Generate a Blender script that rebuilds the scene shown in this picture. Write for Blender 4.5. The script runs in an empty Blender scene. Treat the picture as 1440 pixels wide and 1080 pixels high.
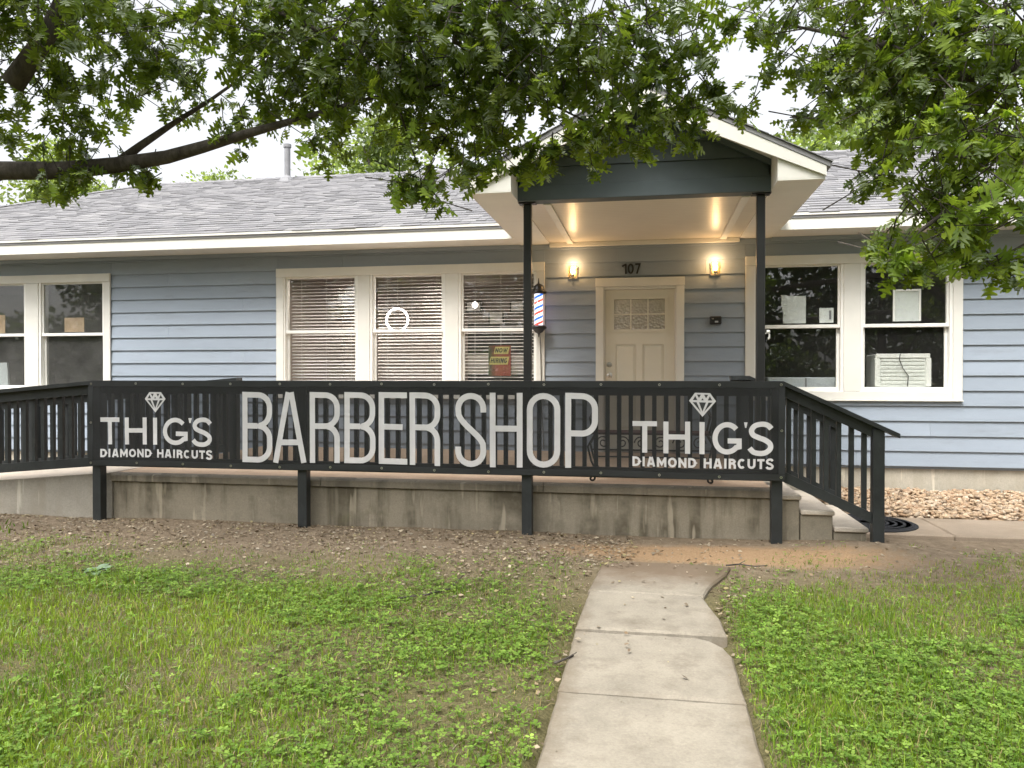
import bpy, math, random
import numpy as np
from mathutils import Vector, Matrix

# ------------------------------------------------------------------ camera, sky, sun, exposure
S = bpy.context.scene
COL = S.collection
random.seed(7)
RNG = np.random.default_rng(7)
EYE = 1.39
FPX, YAW = 1080.0, math.radians(10.08)
cam = bpy.data.cameras.new('camera')
cam.sensor_width = 36.0
cam.lens = 27.0
cam.clip_start, cam.clip_end = 0.05, 900.0
cam_ob = bpy.data.objects.new('camera', cam)
cam_ob.location = (0, 0, EYE)
cam_ob.rotation_euler = (math.radians(90 - 0.53), 0, YAW)
COL.objects.link(cam_ob)
S.camera = cam_ob

SUN_EL, SUN_ROT = math.radians(58), math.radians(215)
world = bpy.data.worlds.new('World')
S.world = world
world.use_nodes = True
wn, wl = world.node_tree.nodes, world.node_tree.links
wn.clear()
sky = wn.new('ShaderNodeTexSky')
sky.sky_type = 'NISHITA'
sky.sun_disc = False
sky.sun_elevation = SUN_EL
sky.sun_rotation = SUN_ROT
sky.air_density = 1.0
sky.dust_density = 6.0
hs = wn.new('ShaderNodeHueSaturation')
hs.inputs['Saturation'].default_value = 0.16
bg = wn.new('ShaderNodeBackground')
bg.inputs['Strength'].default_value = 0.15
wo = wn.new('ShaderNodeOutputWorld')
wl.new(sky.outputs[0], hs.inputs['Color'])
wl.new(hs.outputs[0], bg.inputs['Color'])
wl.new(bg.outputs[0], wo.inputs['Surface'])

sun = bpy.data.lights.new('sun', 'SUN')
sun.energy = 1.0
sun.angle = math.radians(25)
sun.color = (1.0, 0.96, 0.88)
sun_ob = bpy.data.objects.new('sun', sun)
COL.objects.link(sun_ob)
# light arrives from high over the viewer's left shoulder
sdir = Vector((-0.35 * math.cos(SUN_EL), -0.94 * math.cos(SUN_EL), math.sin(SUN_EL)))
sun_ob.rotation_euler = (-sdir).to_track_quat('-Z', 'Y').to_euler()
sky.sun_rotation = math.atan2(sdir.x, sdir.y)

S.view_settings.view_transform = 'Standard'
S.view_settings.look = 'None'
S.view_settings.gamma = 1.0
S.view_settings.use_curve_mapping = False
S.view_settings.exposure = 1.34
S.render.engine = 'CYCLES'
S.cycles.max_bounces = 10
S.cycles.transparent_max_bounces = 24
S.cycles.sample_clamp_indirect = 6.0
S.cycles.use_denoising = True

# ------------------------------------------------------------------ helpers
SN, CS = math.sin(YAW), math.cos(YAW)


def wx(px, Y):
    """world X of a photograph column at distance Y"""
    u = (px - 720) / FPX
    return Y * (u * CS - SN) / (u * SN + CS)


def at(px, py, Y):
    u = (px - 720) / FPX
    k = u * SN + CS
    return Vector((Y * (u * CS - SN) / k, Y, EYE + (530 - py) / FPX * Y / k))


def tag(o, label=None, cat=None, group=None, kind=None):
    if label: o['label'] = label
    if cat: o['category'] = cat
    if group: o['group'] = group
    if kind: o['kind'] = kind
    return o


def empty(name, loc, label=None, cat=None, group=None):
    o = bpy.data.objects.new(name, None)
    o.empty_display_size = 0.1
    o.location = loc
    COL.objects.link(o)
    bpy_world[o.name] = Vector(loc)
    return tag(o, label, cat, group)


bpy_world = {}


def link(name, me, parent=None, loc=(0, 0, 0)):
    """link a mesh at a world position, parented without moving it"""
    o = bpy.data.objects.new(name, me)
    COL.objects.link(o)
    w = Vector(loc)
    bpy_world[o.name] = w
    if parent is not None:
        o.parent = parent
        o.location = w - bpy_world[parent.name]
    else:
        o.location = w
    return o


class MB:
    def __init__(self):
        self.v, self.f, self.smooth = [], [], False

    def add(self, vs, fs):
        n = len(self.v)
        self.v += [tuple(p) for p in vs]
        self.f += [tuple(i + n for i in q) for q in fs]
        return self

    def box(self, x0, x1, y0, y1, z0, z1):
        return self.add([(x0, y0, z0), (x1, y0, z0), (x1, y1, z0), (x0, y1, z0),
                         (x0, y0, z1), (x1, y0, z1), (x1, y1, z1), (x0, y1, z1)],
                        [(0, 3, 2, 1), (4, 5, 6, 7), (0, 1, 5, 4), (1, 2, 6, 5), (2, 3, 7, 6), (3, 0, 4, 7)])

    def bbox(self, x0, x1, y0, y1, z0, z1, b=0.004):
        """box with chamfered edges"""
        X, Y, Z = (x0, x1), (y0, y1), (z0, z1)
        b = min(b, (x1 - x0) * .4, (y1 - y0) * .4, (z1 - z0) * .4)
        idx, vs = {}, []
        for i in (0, 1):
            for j in (0, 1):
                for k in (0, 1):
                    sx, sy, sz = (1 - 2 * i) * b, (1 - 2 * j) * b, (1 - 2 * k) * b
                    for a in range(3):
                        p = [X[i] + sx, Y[j] + sy, Z[k] + sz]
                        p[a] = (X[i], Y[j], Z[k])[a]
                        idx[i, j, k, a] = len(vs)
                        vs.append(p)
        fs = []
        for a in range(3):
            o1, o2 = [q for q in range(3) if q != a]
            for s in (0, 1):
                loop = []
                for (p, q) in ((0, 0), (1, 0), (1, 1), (0, 1)):
                    c = [0, 0, 0]
                    c[a], c[o1], c[o2] = s, p, q
                    loop.append(idx[tuple(c) + (a,)])
                flip = (s == 0) ^ (a == 1)
                fs.append(tuple(reversed(loop)) if flip else tuple(loop))
        for a in range(3):
            o1, o2 = [q for q in range(3) if q != a]
            for p in (0, 1):
                for q in (0, 1):
                    c0, c1 = [0, 0, 0], [0, 0, 0]
                    c1[a] = 1
                    for c in (c0, c1):
                        c[o1], c[o2] = p, q
                    fs.append((idx[tuple(c0) + (o1,)], idx[tuple(c1) + (o1,)],
                               idx[tuple(c1) + (o2,)], idx[tuple(c0) + (o2,)]))
        for i in (0, 1):
            for j in (0, 1):
                for k in (0, 1):
                    fs.append((idx[i, j, k, 0], idx[i, j, k, 1], idx[i, j, k, 2]))
        return self.add(vs, fs)

    def prism(self, poly, axis, a0, a1):
        """polygon extruded along an axis; poly are the two other coordinates in order"""
        n = len(poly)
        vs = []
        for a in (a0, a1):
            for p in poly:
                q = [p[0], p[1]]
                q.insert(axis, a)
                vs.append(q)
        fs = [tuple(range(n))[::-1], tuple(range(n, 2 * n))]
        fs += [(i, (i + 1) % n, (i + 1) % n + n, i + n) for i in range(n)]
        return self.add(vs, fs)

    def tube(self, pts, rad, seg=8, cap=True):
        pts = [Vector(p) for p in pts]
        if not hasattr(rad, '__len__'): rad = [rad] * len(pts)
        rings = []
        up = Vector((0, 0, 1))
        for i, p in enumerate(pts):
            d = (pts[min(i + 1, len(pts) - 1)] - pts[max(i - 1, 0)]).normalized()
            if abs(d.dot(up)) > .97: up = Vector((1, 0, 0)) if abs(d.x) < .9 else Vector((0, 1, 0))
            a = d.cross(up).normalized()
            b = a.cross(d)
            rings.append([p + (a * math.cos(t) + b * math.sin(t)) * rad[i] for t in [2 * math.pi * k / seg for k in range(seg)]])
            up = b
        vs = [q for r in rings for q in r]
        fs = []
        for i in range(len(pts) - 1):
            for k in range(seg):
                k2 = (k + 1) % seg
                fs.append((i * seg + k, i * seg + k2, (i + 1) * seg + k2, (i + 1) * seg + k))
        if cap:
            fs.append(tuple(range(seg))[::-1])
            fs.append(tuple((len(pts) - 1) * seg + k for k in range(seg)))
        return self.add(vs, fs)

    def lathe(self, prof, cx, cy, cz, seg=16):
        vs, fs = [], []
        for (r, z) in prof:
            for k in range(seg):
                t = 2 * math.pi * k / seg
                vs.append((cx + r * math.cos(t), cy + r * math.sin(t), cz + z))
        for i in range(len(prof) - 1):
            for k in range(seg):
                k2 = (k + 1) % seg
                fs.append((i * seg + k, i * seg + k2, (i + 1) * seg + k2, (i + 1) * seg + k))
        fs.append(tuple(range(seg))[::-1])
        fs.append(tuple((len(prof) - 1) * seg + k for k in range(seg)))
        return self.add(vs, fs)

    def build(self, name, m, parent=None, smooth=False, recalc=True):
        a = np.array(self.v, dtype=float)
        c = (a.min(0) + a.max(0)) / 2
        c[2] = a[:, 2].min()
        me = bpy.data.meshes.new(name)
        me.from_pydata((a - c).tolist(), [], self.f)
        if recalc:
            import bmesh
            bm = bmesh.new(); bm.from_mesh(me)
            bmesh.ops.recalc_face_normals(bm, faces=bm.faces)
            bm.to_mesh(me); bm.free()
        if smooth:
            me.polygons.foreach_set('use_smooth', [True] * len(me.polygons))
        me.materials.append(m)
        return link(name, me, parent, c)


def np_mesh(name, V, F, mats, cols=None, mat_idx=None, smooth=False):
    """fast mesh from numpy: V (n,3), F (m,k) of one polygon size, cols (n,3) point colours"""
    me = bpy.data.meshes.new(name)
    k = F.shape[1]
    me.vertices.add(len(V)); me.vertices.foreach_set('co', V.astype(np.float32).ravel())
    me.loops.add(F.size); me.loops.foreach_set('vertex_index', F.astype(np.int32).ravel())
    me.polygons.add(len(F))
    me.polygons.foreach_set('loop_start', np.arange(0, F.size, k, dtype=np.int32))
    me.polygons.foreach_set('loop_total', np.full(len(F), k, dtype=np.int32))
    if smooth: me.polygons.foreach_set('use_smooth', np.ones(len(F), dtype=bool))
    for m in (mats if isinstance(mats, (list, tuple)) else [mats]): me.materials.append(m)
    if cols is not None:
        at_ = me.attributes.new('col', 'FLOAT_COLOR', 'POINT')
        at_.data.foreach_set('color', np.concatenate([cols, np.ones((len(cols), 1))], 1).astype(np.float32).ravel())
    me.update(calc_edges=True)
    me.validate()
    return me


# ------------------------------------------------------------------ materials
class N:
    def __init__(self, name):
        self.m = bpy.data.materials.new(name)
        self.m.use_nodes = True
        self.t = self.m.node_tree
        self.t.nodes.clear()
        self.out = self.t.nodes.new('ShaderNodeOutputMaterial')

    def n(self, typ, **kw):
        o = self.t.nodes.new('ShaderNode' + typ)
        for k, v in kw.items():
            if hasattr(o, k): setattr(o, k, v)
            else: o.inputs[k.replace('_', ' ')].default_value = v
        return o

    def l(self, a, b):
        self.t.links.new(a, b)

    def pos(self, scale=(1, 1, 1), coord='pos'):
        mp = self.n('Mapping')
        mp.inputs['Scale'].default_value = scale
        if coord == 'pos': self.l(self.n('NewGeometry').outputs['Position'], mp.inputs['Vector'])
        else: self.l(self.n('TexCoord').outputs['Object'], mp.inputs['Vector'])
        return mp.outputs[0]

    def noise(self, scale, detail=4, rough=.6, vec=None, coord='pos', stretch=(1, 1, 1)):
        t = self.n('TexNoise')
        t.inputs['Scale'].default_value = scale
        t.inputs['Detail'].default_value = detail
        t.inputs['Roughness'].default_value = rough
        self.l(vec or self.pos(stretch, coord), t.inputs['Vector'])
        return t.outputs['Fac']

    def ramp(self, fac, stops):
        r = self.n('ValToRGB')
        e = r.color_ramp.elements
        while len(e) < len(stops): e.new(.5)
        for q, (p, c) in zip(e, stops):
            q.position = p
            q.color = (*c, 1) if len(c) == 3 else c
        self.l(fac, r.inputs[0])
        return r.outputs[0]

    def mix(self, a, b, fac, mode='MIX'):
        x = self.n('Mix', data_type='RGBA', blend_type=mode)
        for sock, val in ((x.inputs[0], fac), (x.inputs[6], a), (x.inputs[7], b)):
            if isinstance(val, (int, float)): sock.default_value = val
            elif isinstance(val, tuple): sock.default_value = (*val, 1)
            else: self.l(val, sock)
        return x.outputs[2]

    def math(self, op, a, b=0.0):
        x = self.n('Math', operation=op)
        for i, val in enumerate((a, b)):
            if isinstance(val, (int, float)): x.inputs[i].default_value = val
            else: self.l(val, x.inputs[i])
        return x.outputs[0]

    def bump(self, h, strength=.3, dist=.01):
        b = self.n('Bump')
        b.inputs['Strength'].default_value = strength
        b.inputs['Distance'].default_value = dist
        self.l(h, b.inputs['Height'])
        return b.outputs[0]

    def bsdf(self, color, rough=.6, normal=None, spec=.5, metal=0, emit=None, estr=0, alpha=None):
        p = self.n('BsdfPrincipled')
        if isinstance(color, tuple): p.inputs['Base Color'].default_value = (*color, 1)
        else: self.l(color, p.inputs['Base Color'])
        if isinstance(rough, (int, float)): p.inputs['Roughness'].default_value = rough
        else: self.l(rough, p.inputs['Roughness'])
        p.inputs['Specular IOR Level'].default_value = spec
        p.inputs['Metallic'].default_value = metal
        if normal is not None: self.l(normal, p.inputs['Normal'])
        if emit: p.inputs['Emission Color'].default_value = (*emit, 1); p.inputs['Emission Strength'].default_value = estr
        if alpha is not None: p.inputs['Alpha'].default_value = alpha
        return p.outputs[0]

    def done(self, sh):
        self.l(sh, self.out.inputs['Surface'])
        return self.m


def paint(name, c, rough=.5, var=.12, scale=3., bump=.15, bscale=60., objrand=.06, spec=.4, grime=None, stretch=(1, 1, 1)):
    q = N(name)
    f = q.noise(scale, 5, .65, stretch=stretch)
    lo = tuple(x * (1 - var) for x in c); hi = tuple(min(1, x * (1 + var)) for x in c)
    col = q.ramp(f, [(.3, lo), (.7, hi)])
    if grime:
        g = q.noise(scale * 2.3, 8, .75, stretch=stretch)
        col = q.mix(col, grime, q.ramp(g, [(.56, (0, 0, 0)), (.8, (.55, .55, .55))]))
    if objrand:
        oi = q.n('ObjectInfo')
        k = q.math('ADD', q.math('MULTIPLY', oi.outputs['Random'], objrand * 2), 1 - objrand)
        v = q.n('HueSaturation'); q.l(k, v.inputs['Value']); q.l(col, v.inputs['Color']); col = v.outputs[0]
    nr = q.bump(q.noise(bscale, 3, .6), bump, .004)
    return q.done(q.bsdf(col, rough, nr, spec))


M = {}
M['siding'] = paint('siding paint', (.290, .335, .395), .55, .08, 1.3, .3, 45, .05, .35, grime=(.20, .215, .23), stretch=(.4, 1, 2.2))
M['gable'] = paint('gable paint', (.080, .100, .110), .55, .1, 1.5, .2, 45, .05, .35)
M['trim'] = paint('trim paint', (.70, .685, .635), .5, .05, 1.8, .1, 50, .03, .4)
M['vinyl'] = paint('window vinyl', (.80, .79, .75), .35, .03, 2, .03, 30, .02, .5)
M['rail'] = paint('black rail paint', (.024, .027, .028), .45, .3, 4, .35, 55, .16, .4, grime=(.075, .073, .068))
M['postblack'] = paint('black metal', (.018, .018, .018), .38, .2, 4, .1, 70, .05, .5)
M['iron'] = paint('wrought iron', (.02, .018, .016), .45, .3, 12, .3, 120, .1, .5)
M['door'] = paint('door paint', (.70, .665, .57), .42, .04, 1.5, .06, 40, 0, .45)
M['interior'] = paint('interior wall', (.40, .35, .32), .8, .05, 1, .05, 30, 0)
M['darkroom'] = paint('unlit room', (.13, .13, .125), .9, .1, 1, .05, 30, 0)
M['interior_floor'] = paint('interior floor', (.16, .12, .09), .5, .2, 3, .1, 30, 0)
M['card'] = paint('cardboard', (.50, .35, .22), .85, .08, 6, .1, 40, .05)
M['paper'] = paint('paper', (.72, .74, .72), .8, .04, 5, .05, 40, .03)
M['acwhite'] = paint('appliance plastic', (.70, .71, .67), .5, .06, 5, .1, 50, .02)
M['greyplastic'] = paint('grey panel', (.50, .53, .55), .5, .05, 5, .1, 50, .02)
M['blind'] = paint('blind slat', (.74, .71, .70), .5, .05, 3, .02, 30, 0)
M['rubber'] = paint('rubber mat', (.02, .021, .024), .8, .3, 20, .6, 150, 0, .3)
M['maroon'] = paint('maroon seat', (.075, .020, .018), .6, .2, 8, .2, 80, 0)
M['plasticblack'] = paint('black plastic', (.012, .012, .013), .35, .1, 8, .1, 80, 0, .5)
M['metal'] = N('brushed steel'); M['metal'] = M['metal'].done(M['metal'].bsdf((.55, .53, .5), .32, None, .5, 1))
M['pipe'] = paint('grey vent pipe', (.22, .22, .23), .6, .15, 6, .1, 60, 0)
M['cord'] = paint('cable sleeve', (.10, .095, .085), .5, .1, 8, .05, 60, 0)
M['number'] = paint('dark number', (.028, .03, .032), .5, .1, 8, .05, 60, 0)


def concrete(name, c, stain, streak=True, scale=1.0, moss=None, rough=.9, amt=.75, dirt=None):
    q = N(name)
    base = q.ramp(q.noise(1.6 * scale, 6, .7), [(.28, tuple(x * .78 for x in c)), (.72, tuple(x * 1.14 for x in c))])
    fine = q.noise(85, 3, .7)
    col = q.mix(base, q.ramp(fine, [(.3, (.55, .55, .55)), (.7, (1.0, 1.0, 1.0))]), .45, 'MULTIPLY')
    if streak:
        s1 = q.noise(5.5, 4, .6, stretch=(1, 1, .10))
        s2 = q.noise(1.1, 5, .7)
        k = q.math('MULTIPLY', q.ramp(s1, [(.45, (0, 0, 0)), (.57, (1, 1, 1))]), q.ramp(s2, [(.40, (0, 0, 0)), (.56, (1, 1, 1))]))
        col = q.mix(col, stain, q.math('MULTIPLY', k, amt))
        s3 = q.noise(11, 3, .5, stretch=(1, 1, .12))
        col = q.mix(col, tuple(min(1, x * 1.5) for x in c), q.math('MULTIPLY', q.ramp(s3, [(.60, (0, 0, 0)), (.67, (1, 1, 1))]), .6))
        col = q.mix(col, tuple(x * .62 for x in c), q.ramp(q.noise(2.6, 8, .8), [(.52, (0, 0, 0)), (.66, (.75, .75, .75))]))
    else:
        s2 = q.noise(2.3 * scale, 7, .75)
        col = q.mix(col, stain, q.ramp(s2, [(.5, (0, 0, 0)), (.72, (amt, amt, amt))]))
    if moss:
        col = q.mix(col, moss, q.ramp(q.noise(3.1, 7, .8), [(.55, (0, 0, 0)), (.75, (.5, .5, .5))]))
    if dirt:      # trodden soil washed over the far end of the walk
        spd = q.n('SeparateXYZ'); q.l(q.n('NewGeometry').outputs['Position'], spd.inputs[0])
        dm = q.n('MapRange'); dm.inputs['From Min'].default_value = dirt; dm.inputs['From Max'].default_value = dirt + .45
        q.l(q.math('ADD', spd.outputs[1], q.math('MULTIPLY', q.math('SUBTRACT', q.noise(4, 6, .7), .5), .8)), dm.inputs[0])
        col = q.mix(col, (.15, .108, .072), q.math('MULTIPLY', dm.outputs[0], .88))
        # soil smeared over both edges, and fine dark specks
        ex = q.math('ABSOLUTE', q.math('SUBTRACT', spd.outputs[0], .01))
        em_ = q.n('MapRange'); em_.inputs['From Min'].default_value = .31; em_.inputs['From Max'].default_value = .43
        q.l(q.math('ADD', ex, q.math('MULTIPLY', q.math('SUBTRACT', q.noise(7, 6, .75), .5), .22)), em_.inputs[0])
        col = q.mix(col, (.13, .10, .065), q.math('MULTIPLY', em_.outputs[0], .75))
        col = q.mix(col, (.10, .085, .065), q.ramp(q.noise(24, 4, .8), [(.66, (0, 0, 0)), (.74, (.7, .7, .7))]))
    pits = q.noise(38, 5, .8)
    nr = q.bump(q.math('ADD', q.math('MULTIPLY', pits, .6), q.math('MULTIPLY', fine, .4)), .45, .006)
    return q.done(q.bsdf(col, rough, nr, .25))


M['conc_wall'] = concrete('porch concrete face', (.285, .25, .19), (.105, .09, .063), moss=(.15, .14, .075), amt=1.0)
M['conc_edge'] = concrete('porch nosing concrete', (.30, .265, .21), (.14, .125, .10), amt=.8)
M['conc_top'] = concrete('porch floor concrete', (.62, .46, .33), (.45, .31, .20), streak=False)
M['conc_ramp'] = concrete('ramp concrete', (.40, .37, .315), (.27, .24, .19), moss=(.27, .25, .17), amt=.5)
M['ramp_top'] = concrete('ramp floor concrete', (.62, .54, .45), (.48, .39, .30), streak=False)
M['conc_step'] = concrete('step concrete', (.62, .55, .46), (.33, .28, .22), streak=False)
M['conc_found'] = concrete('foundation concrete', (.50, .46, .38), (.37, .33, .26), streak=True, amt=.5)
M['walk'] = concrete('walkway concrete', (.30, .268, .215), (.165, .142, .11), streak=False, scale=1.6, dirt=5.0, amt=.95)
M['sidewalk'] = concrete('sidewalk concrete', (.33, .265, .20), (.22, .17, .12), streak=False)


def mk_glass(name, boost=1.0, tint=(.93, .96, .95), rough=0.0, dust=0.0):
    q = N(name)
    # reflectance of one face of the sheet (same from either side)
    fr = q.n('LayerWeight'); fr.inputs['Blend'].default_value = .5
    k = q.math('MINIMUM', q.math('ADD', .042 * boost, q.math('MULTIPLY', q.math('POWER', fr.outputs['Facing'], 5.0), .9)), 1.0)
    tr = q.n('BsdfTransparent'); tr.inputs[0].default_value = (*tint, 1)
    gl = q.n('BsdfGlossy'); gl.inputs['Roughness'].default_value = rough
    nz = q.bump(q.noise(1.2, 2, .5), .03, .02)
    q.l(nz, gl.inputs['Normal'])
    mx = q.n('MixShader')
    q.l(k, mx.inputs[0]); q.l(tr.outputs[0], mx.inputs[1]); q.l(gl.outputs[0], mx.inputs[2])
    if not dust: return q.done(mx.outputs[0])
    df = q.n('BsdfDiffuse'); df.inputs[0].default_value = (.45, .44, .42, 1)
    m2 = q.n('MixShader')
    q.l(q.math('MULTIPLY', q.ramp(q.noise(2.2, 6, .75), [(.3, (.4, .4, .4)), (.7, (1, 1, 1))]), dust), m2.inputs[0])
    q.l(mx.outputs[0], m2.inputs[1]); q.l(df.outputs[0], m2.inputs[2])
    return q.done(m2.outputs[0])


M['glass'] = mk_glass('window glass', 1.9, (.98, .99, .985), 0.0, .022)
M['dustglass'] = mk_glass('dusty window glass', 1.4, (.94, .95, .94), .02, .10)
M['lampglass'] = mk_glass('lamp glass', 1.2, (1, .96, .88))


def emis(name, c, s):
    q = N(name)
    e = q.n('Emission'); e.inputs[0].default_value = (*c, 1); e.inputs[1].default_value = s
    return q.done(e.outputs[0])


M['bulb'] = emis('warm bulb', (1.0, .62, .26), 14)
M['ringled'] = emis('white ring LEDs', (1, .97, 1), 14)
M['ceillamp'] = emis('shop ceiling lamp', (1.0, .86, .74), 12)

q = N('frosted door glass')
w_ = q.n('TexVoronoi'); w_.inputs['Scale'].default_value = 32
q.l(q.pos((1, 1, 1)), w_.inputs['Vector'])
nrm = q.bump(w_.outputs['Distance'], .8, .01)
g1 = q.n('BsdfGlossy'); g1.inputs['Roughness'].default_value = .12; g1.inputs['Color'].default_value = (.85, .85, .82, 1)
q.l(nrm, g1.inputs['Normal'])
t1 = q.n('BsdfTranslucent'); t1.inputs[0].default_value = (.75, .68, .6, 1)
d1 = q.n('MixShader'); d1.inputs[0].default_value = .45
q.l(t1.outputs[0], d1.inputs[1]); q.l(g1.outputs[0], d1.inputs[2])
M['frost'] = q.done(d1.outputs[0])

# shingles: each tab its own tone
q = N('asphalt shingles')
gi = q.n('NewGeometry')
tone = q.ramp(gi.outputs['Random Per Island'], [(.0, (.205, .203, .212)), (.35, (.235, .233, .242)), (.7, (.262, .259, .266)), (1., (.30, .296, .30))])
gr = q.noise(260, 2, .8)
tone = q.mix(tone, q.ramp(gr, [(.3, (.5, .5, .5)), (.7, (1, 1, 1))]), .6, 'MULTIPLY')
M['shingle'] = q.done(q.bsdf(tone, .95, q.bump(gr, .5, .004), .2))

# porch ceiling: semi-gloss bead board
q = N('porch ceiling paint')
sx = q.n('SeparateXYZ'); q.l(q.pos(), sx.inputs[0])
wv = q.math('POWER', q.math('ABSOLUTE', q.math('SINE', q.math('MULTIPLY', sx.outputs[1], math.pi / .08))), .3)
M['ceiling'] = q.done(q.bsdf(q.ramp(q.noise(2, 4), [(.3, (.60, .55, .47)), (.7, (.66, .61, .52))]), .3, q.bump(wv, .5, .006), .5))

# mesh banner
q = N('banner mesh vinyl')
fab = q.bsdf(q.ramp(q.noise(3, 4), [(.3, (.012, .013, .014)), (.7, (.022, .023, .024))]), .55, q.bump(q.noise(700, 1), .2, .001), .35)
tr = q.n('BsdfTransparent')
mx = q.n('MixShader'); mx.inputs[0].default_value = .80
q.l(tr.outputs[0], mx.inputs[1]); q.l(fab, mx.inputs[2])
M['banner'] = q.done(mx.outputs[0])
M['hem'] = paint('banner hem vinyl', (.020, .022, .023), .5, .2, 5, .2, 90, 0, .4)
q = N('banner print')
fab = q.bsdf(q.ramp(q.noise(4, 4), [(.3, (.66, .65, .66)), (.7, (.76, .75, .76))]), .6, None, .3)
tr = q.n('BsdfTransparent')
mx = q.n('MixShader'); mx.inputs[0].default_value = .83
q.l(tr.outputs[0], mx.inputs[1]); q.l(fab, mx.inputs[2])
M['print'] = q.done(mx.outputs[0])
M['printdark'] = paint('banner print dark', (.03, .032, .033), .6, .1, 5, .05, 60, 0)


def leaf_mat(name, trans=.4, tint=(1.5, 1.35, .45), gloss=.12):
    q = N(name)
    at_ = q.n('Attribute'); at_.attribute_name = 'col'
    d = q.n('BsdfDiffuse'); q.l(at_.outputs['Color'], d.inputs[0])
    t = q.n('BsdfTranslucent')
    q.l(q.mix(at_.outputs['Color'], tint, 1.0, 'MULTIPLY'), t.inputs[0])
    a = q.n('MixShader'); a.inputs[0].default_value = trans
    q.l(d.outputs[0], a.inputs[1]); q.l(t.outputs[0], a.inputs[2])
    g = q.n('BsdfGlossy'); g.inputs['Roughness'].default_value = .42; g.inputs['Color'].default_value = (.7, .75, .7, 1)
    fr = q.n('Fresnel'); fr.inputs['IOR'].default_value = 1.4
    b = q.n('MixShader')
    q.l(q.math('MULTIPLY', fr.outputs[0], gloss * 5), b.inputs[0]); q.l(a.outputs[0], b.inputs[1]); q.l(g.outputs[0], b.inputs[2])
    return q.done(b.outputs[0])


M['leaf'] = leaf_mat('oak leaf', .62, (1.5, 1.5, .6), .05)
M['grass'] = leaf_mat('grass blade', .4, (1.3, 1.2, .5), .06)
M['litter'] = leaf_mat('dry litter', .1, (1, 1, 1), .03)
q = N('bark')
bk = q.noise(14, 6, .7, stretch=(1, 1, .3))
M['bark'] = q.done(q.bsdf(q.ramp(bk, [(.3, (.035, .03, .026)), (.7, (.12, .105, .09))]), .95, q.bump(bk, .9, .02), .2))
M['pebble'] = N('river pebbles')
q = M['pebble']
gi = q.n('NewGeometry')
M['pebble'] = q.done(q.bsdf(q.mix(q.ramp(gi.outputs['Random Per Island'], [(0, (.36, .26, .165)), (.3, (.50, .37, .25)), (.55, (.33, .21, .125)), (.8, (.58, .47, .35)), (1, (.22, .16, .11))]),
                                  q.ramp(q.noise(40, 3), [(.3, (.75, .75, .75)), (.7, (1, 1, 1))]), .6, 'MULTIPLY'), .8, None, .3))

# ground: soil, thatch, orange bare dirt
q = N('lawn soil')
n1 = q.noise(1.4, 7, .72); n2 = q.noise(9, 6, .75); n3 = q.noise(60, 4, .7)
soil = q.ramp(n2, [(.3, (.13, .098, .066)), (.55, (.225, .175, .122)), (.75, (.33, .265, .19))])
thatch = q.ramp(n3, [(.3, (.065, .060, .028)), (.7, (.165, .145, .07))])
sp = q.n('SeparateXYZ'); q.l(q.n('NewGeometry').outputs['Position'], sp.inputs[0])
ed = q.n('MapRange'); ed.inputs['From Min'].default_value = 4.7; ed.inputs['From Max'].default_value = 5.9
q.l(q.math('ADD', sp.outputs[1], q.math('MULTIPLY', q.math('SUBTRACT', n1, .5), 1.8)), ed.inputs[0])
col = q.mix(thatch, soil, ed.outputs[0])
# orange dirt patch in front of the slab by the walkway end
dx = q.math('MULTIPLY', q.math('SUBTRACT', sp.outputs[0], .55), .62)
dy = q.math('MULTIPLY', q.math('SUBTRACT', sp.outputs[1], 6.15), 2.4)
dd = q.math('SQRT', q.math('ADD', q.math('MULTIPLY', dx, dx), q.math('MULTIPLY', dy, dy)))
dd = q.math('ADD', dd, q.math('MULTIPLY', q.math('SUBTRACT', n2, .5), .9))
pf = q.n('MapRange'); pf.inputs['From Min'].default_value = .95; pf.inputs['From Max'].default_value = .55
q.l(dd, pf.inputs[0])
orange = q.ramp(n3, [(.3, (.29, .19, .105)), (.7, (.40, .27, .16))])
col = q.mix(col, orange, pf.outputs[0])
M['soil'] = q.done(q.bsdf(col, .97, q.bump(q.math('ADD', n2, q.math('MULTIPLY', n3, .4)), .8, .03), .15))

# ------------------------------------------------------------------ ground
_perm = np.random.default_rng(3).random((64, 64))


def vnoise(x, y):
    x = np.asarray(x, float); y = np.asarray(y, float)
    xi, yi = np.floor(x).astype(int), np.floor(y).astype(int)
    fx, fy = x - xi, y - yi
    fx, fy = fx * fx * (3 - 2 * fx), fy * fy * (3 - 2 * fy)
    g = lambda a, b: _perm[a % 64, b % 64]
    return (g(xi, yi) * (1 - fx) + g(xi + 1, yi) * fx) * (1 - fy) + (g(xi, yi + 1) * (1 - fx) + g(xi + 1, yi + 1) * fx) * fy


def fbm(x, y, s):
    return (vnoise(x * s, y * s) + .5 * vnoise(x * s * 2.1 + 7, y * s * 2.1) + .25 * vnoise(x * s * 4.3, y * s * 4.3 + 5)) / 1.75


WALK_L, WALK_R = -.39, .41


def ground_z(x, y):
    x = np.asarray(x, float); y = np.asarray(y, float)
    z = (fbm(x, y, 1.1) - .5) * .035 + (fbm(x, y, 5.) - .5) * .012
    z = z + .075 * np.exp(-((x - 1.75) / .45) ** 2 - ((y - 6.45) / .3) ** 2)
    onwalk = (x > WALK_L - .0) & (x < WALK_R + .0) & (y < 4.85) & (y > -1)
    z = np.where(onwalk, -.045, z)
    side = (x > 1.3) & (y > 7.1)
    z = np.where(side, np.minimum(z, -.02) - .02, z)
    z = np.where((y > 6.85) & (x < 1.3), -.03, z)
    return z


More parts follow.
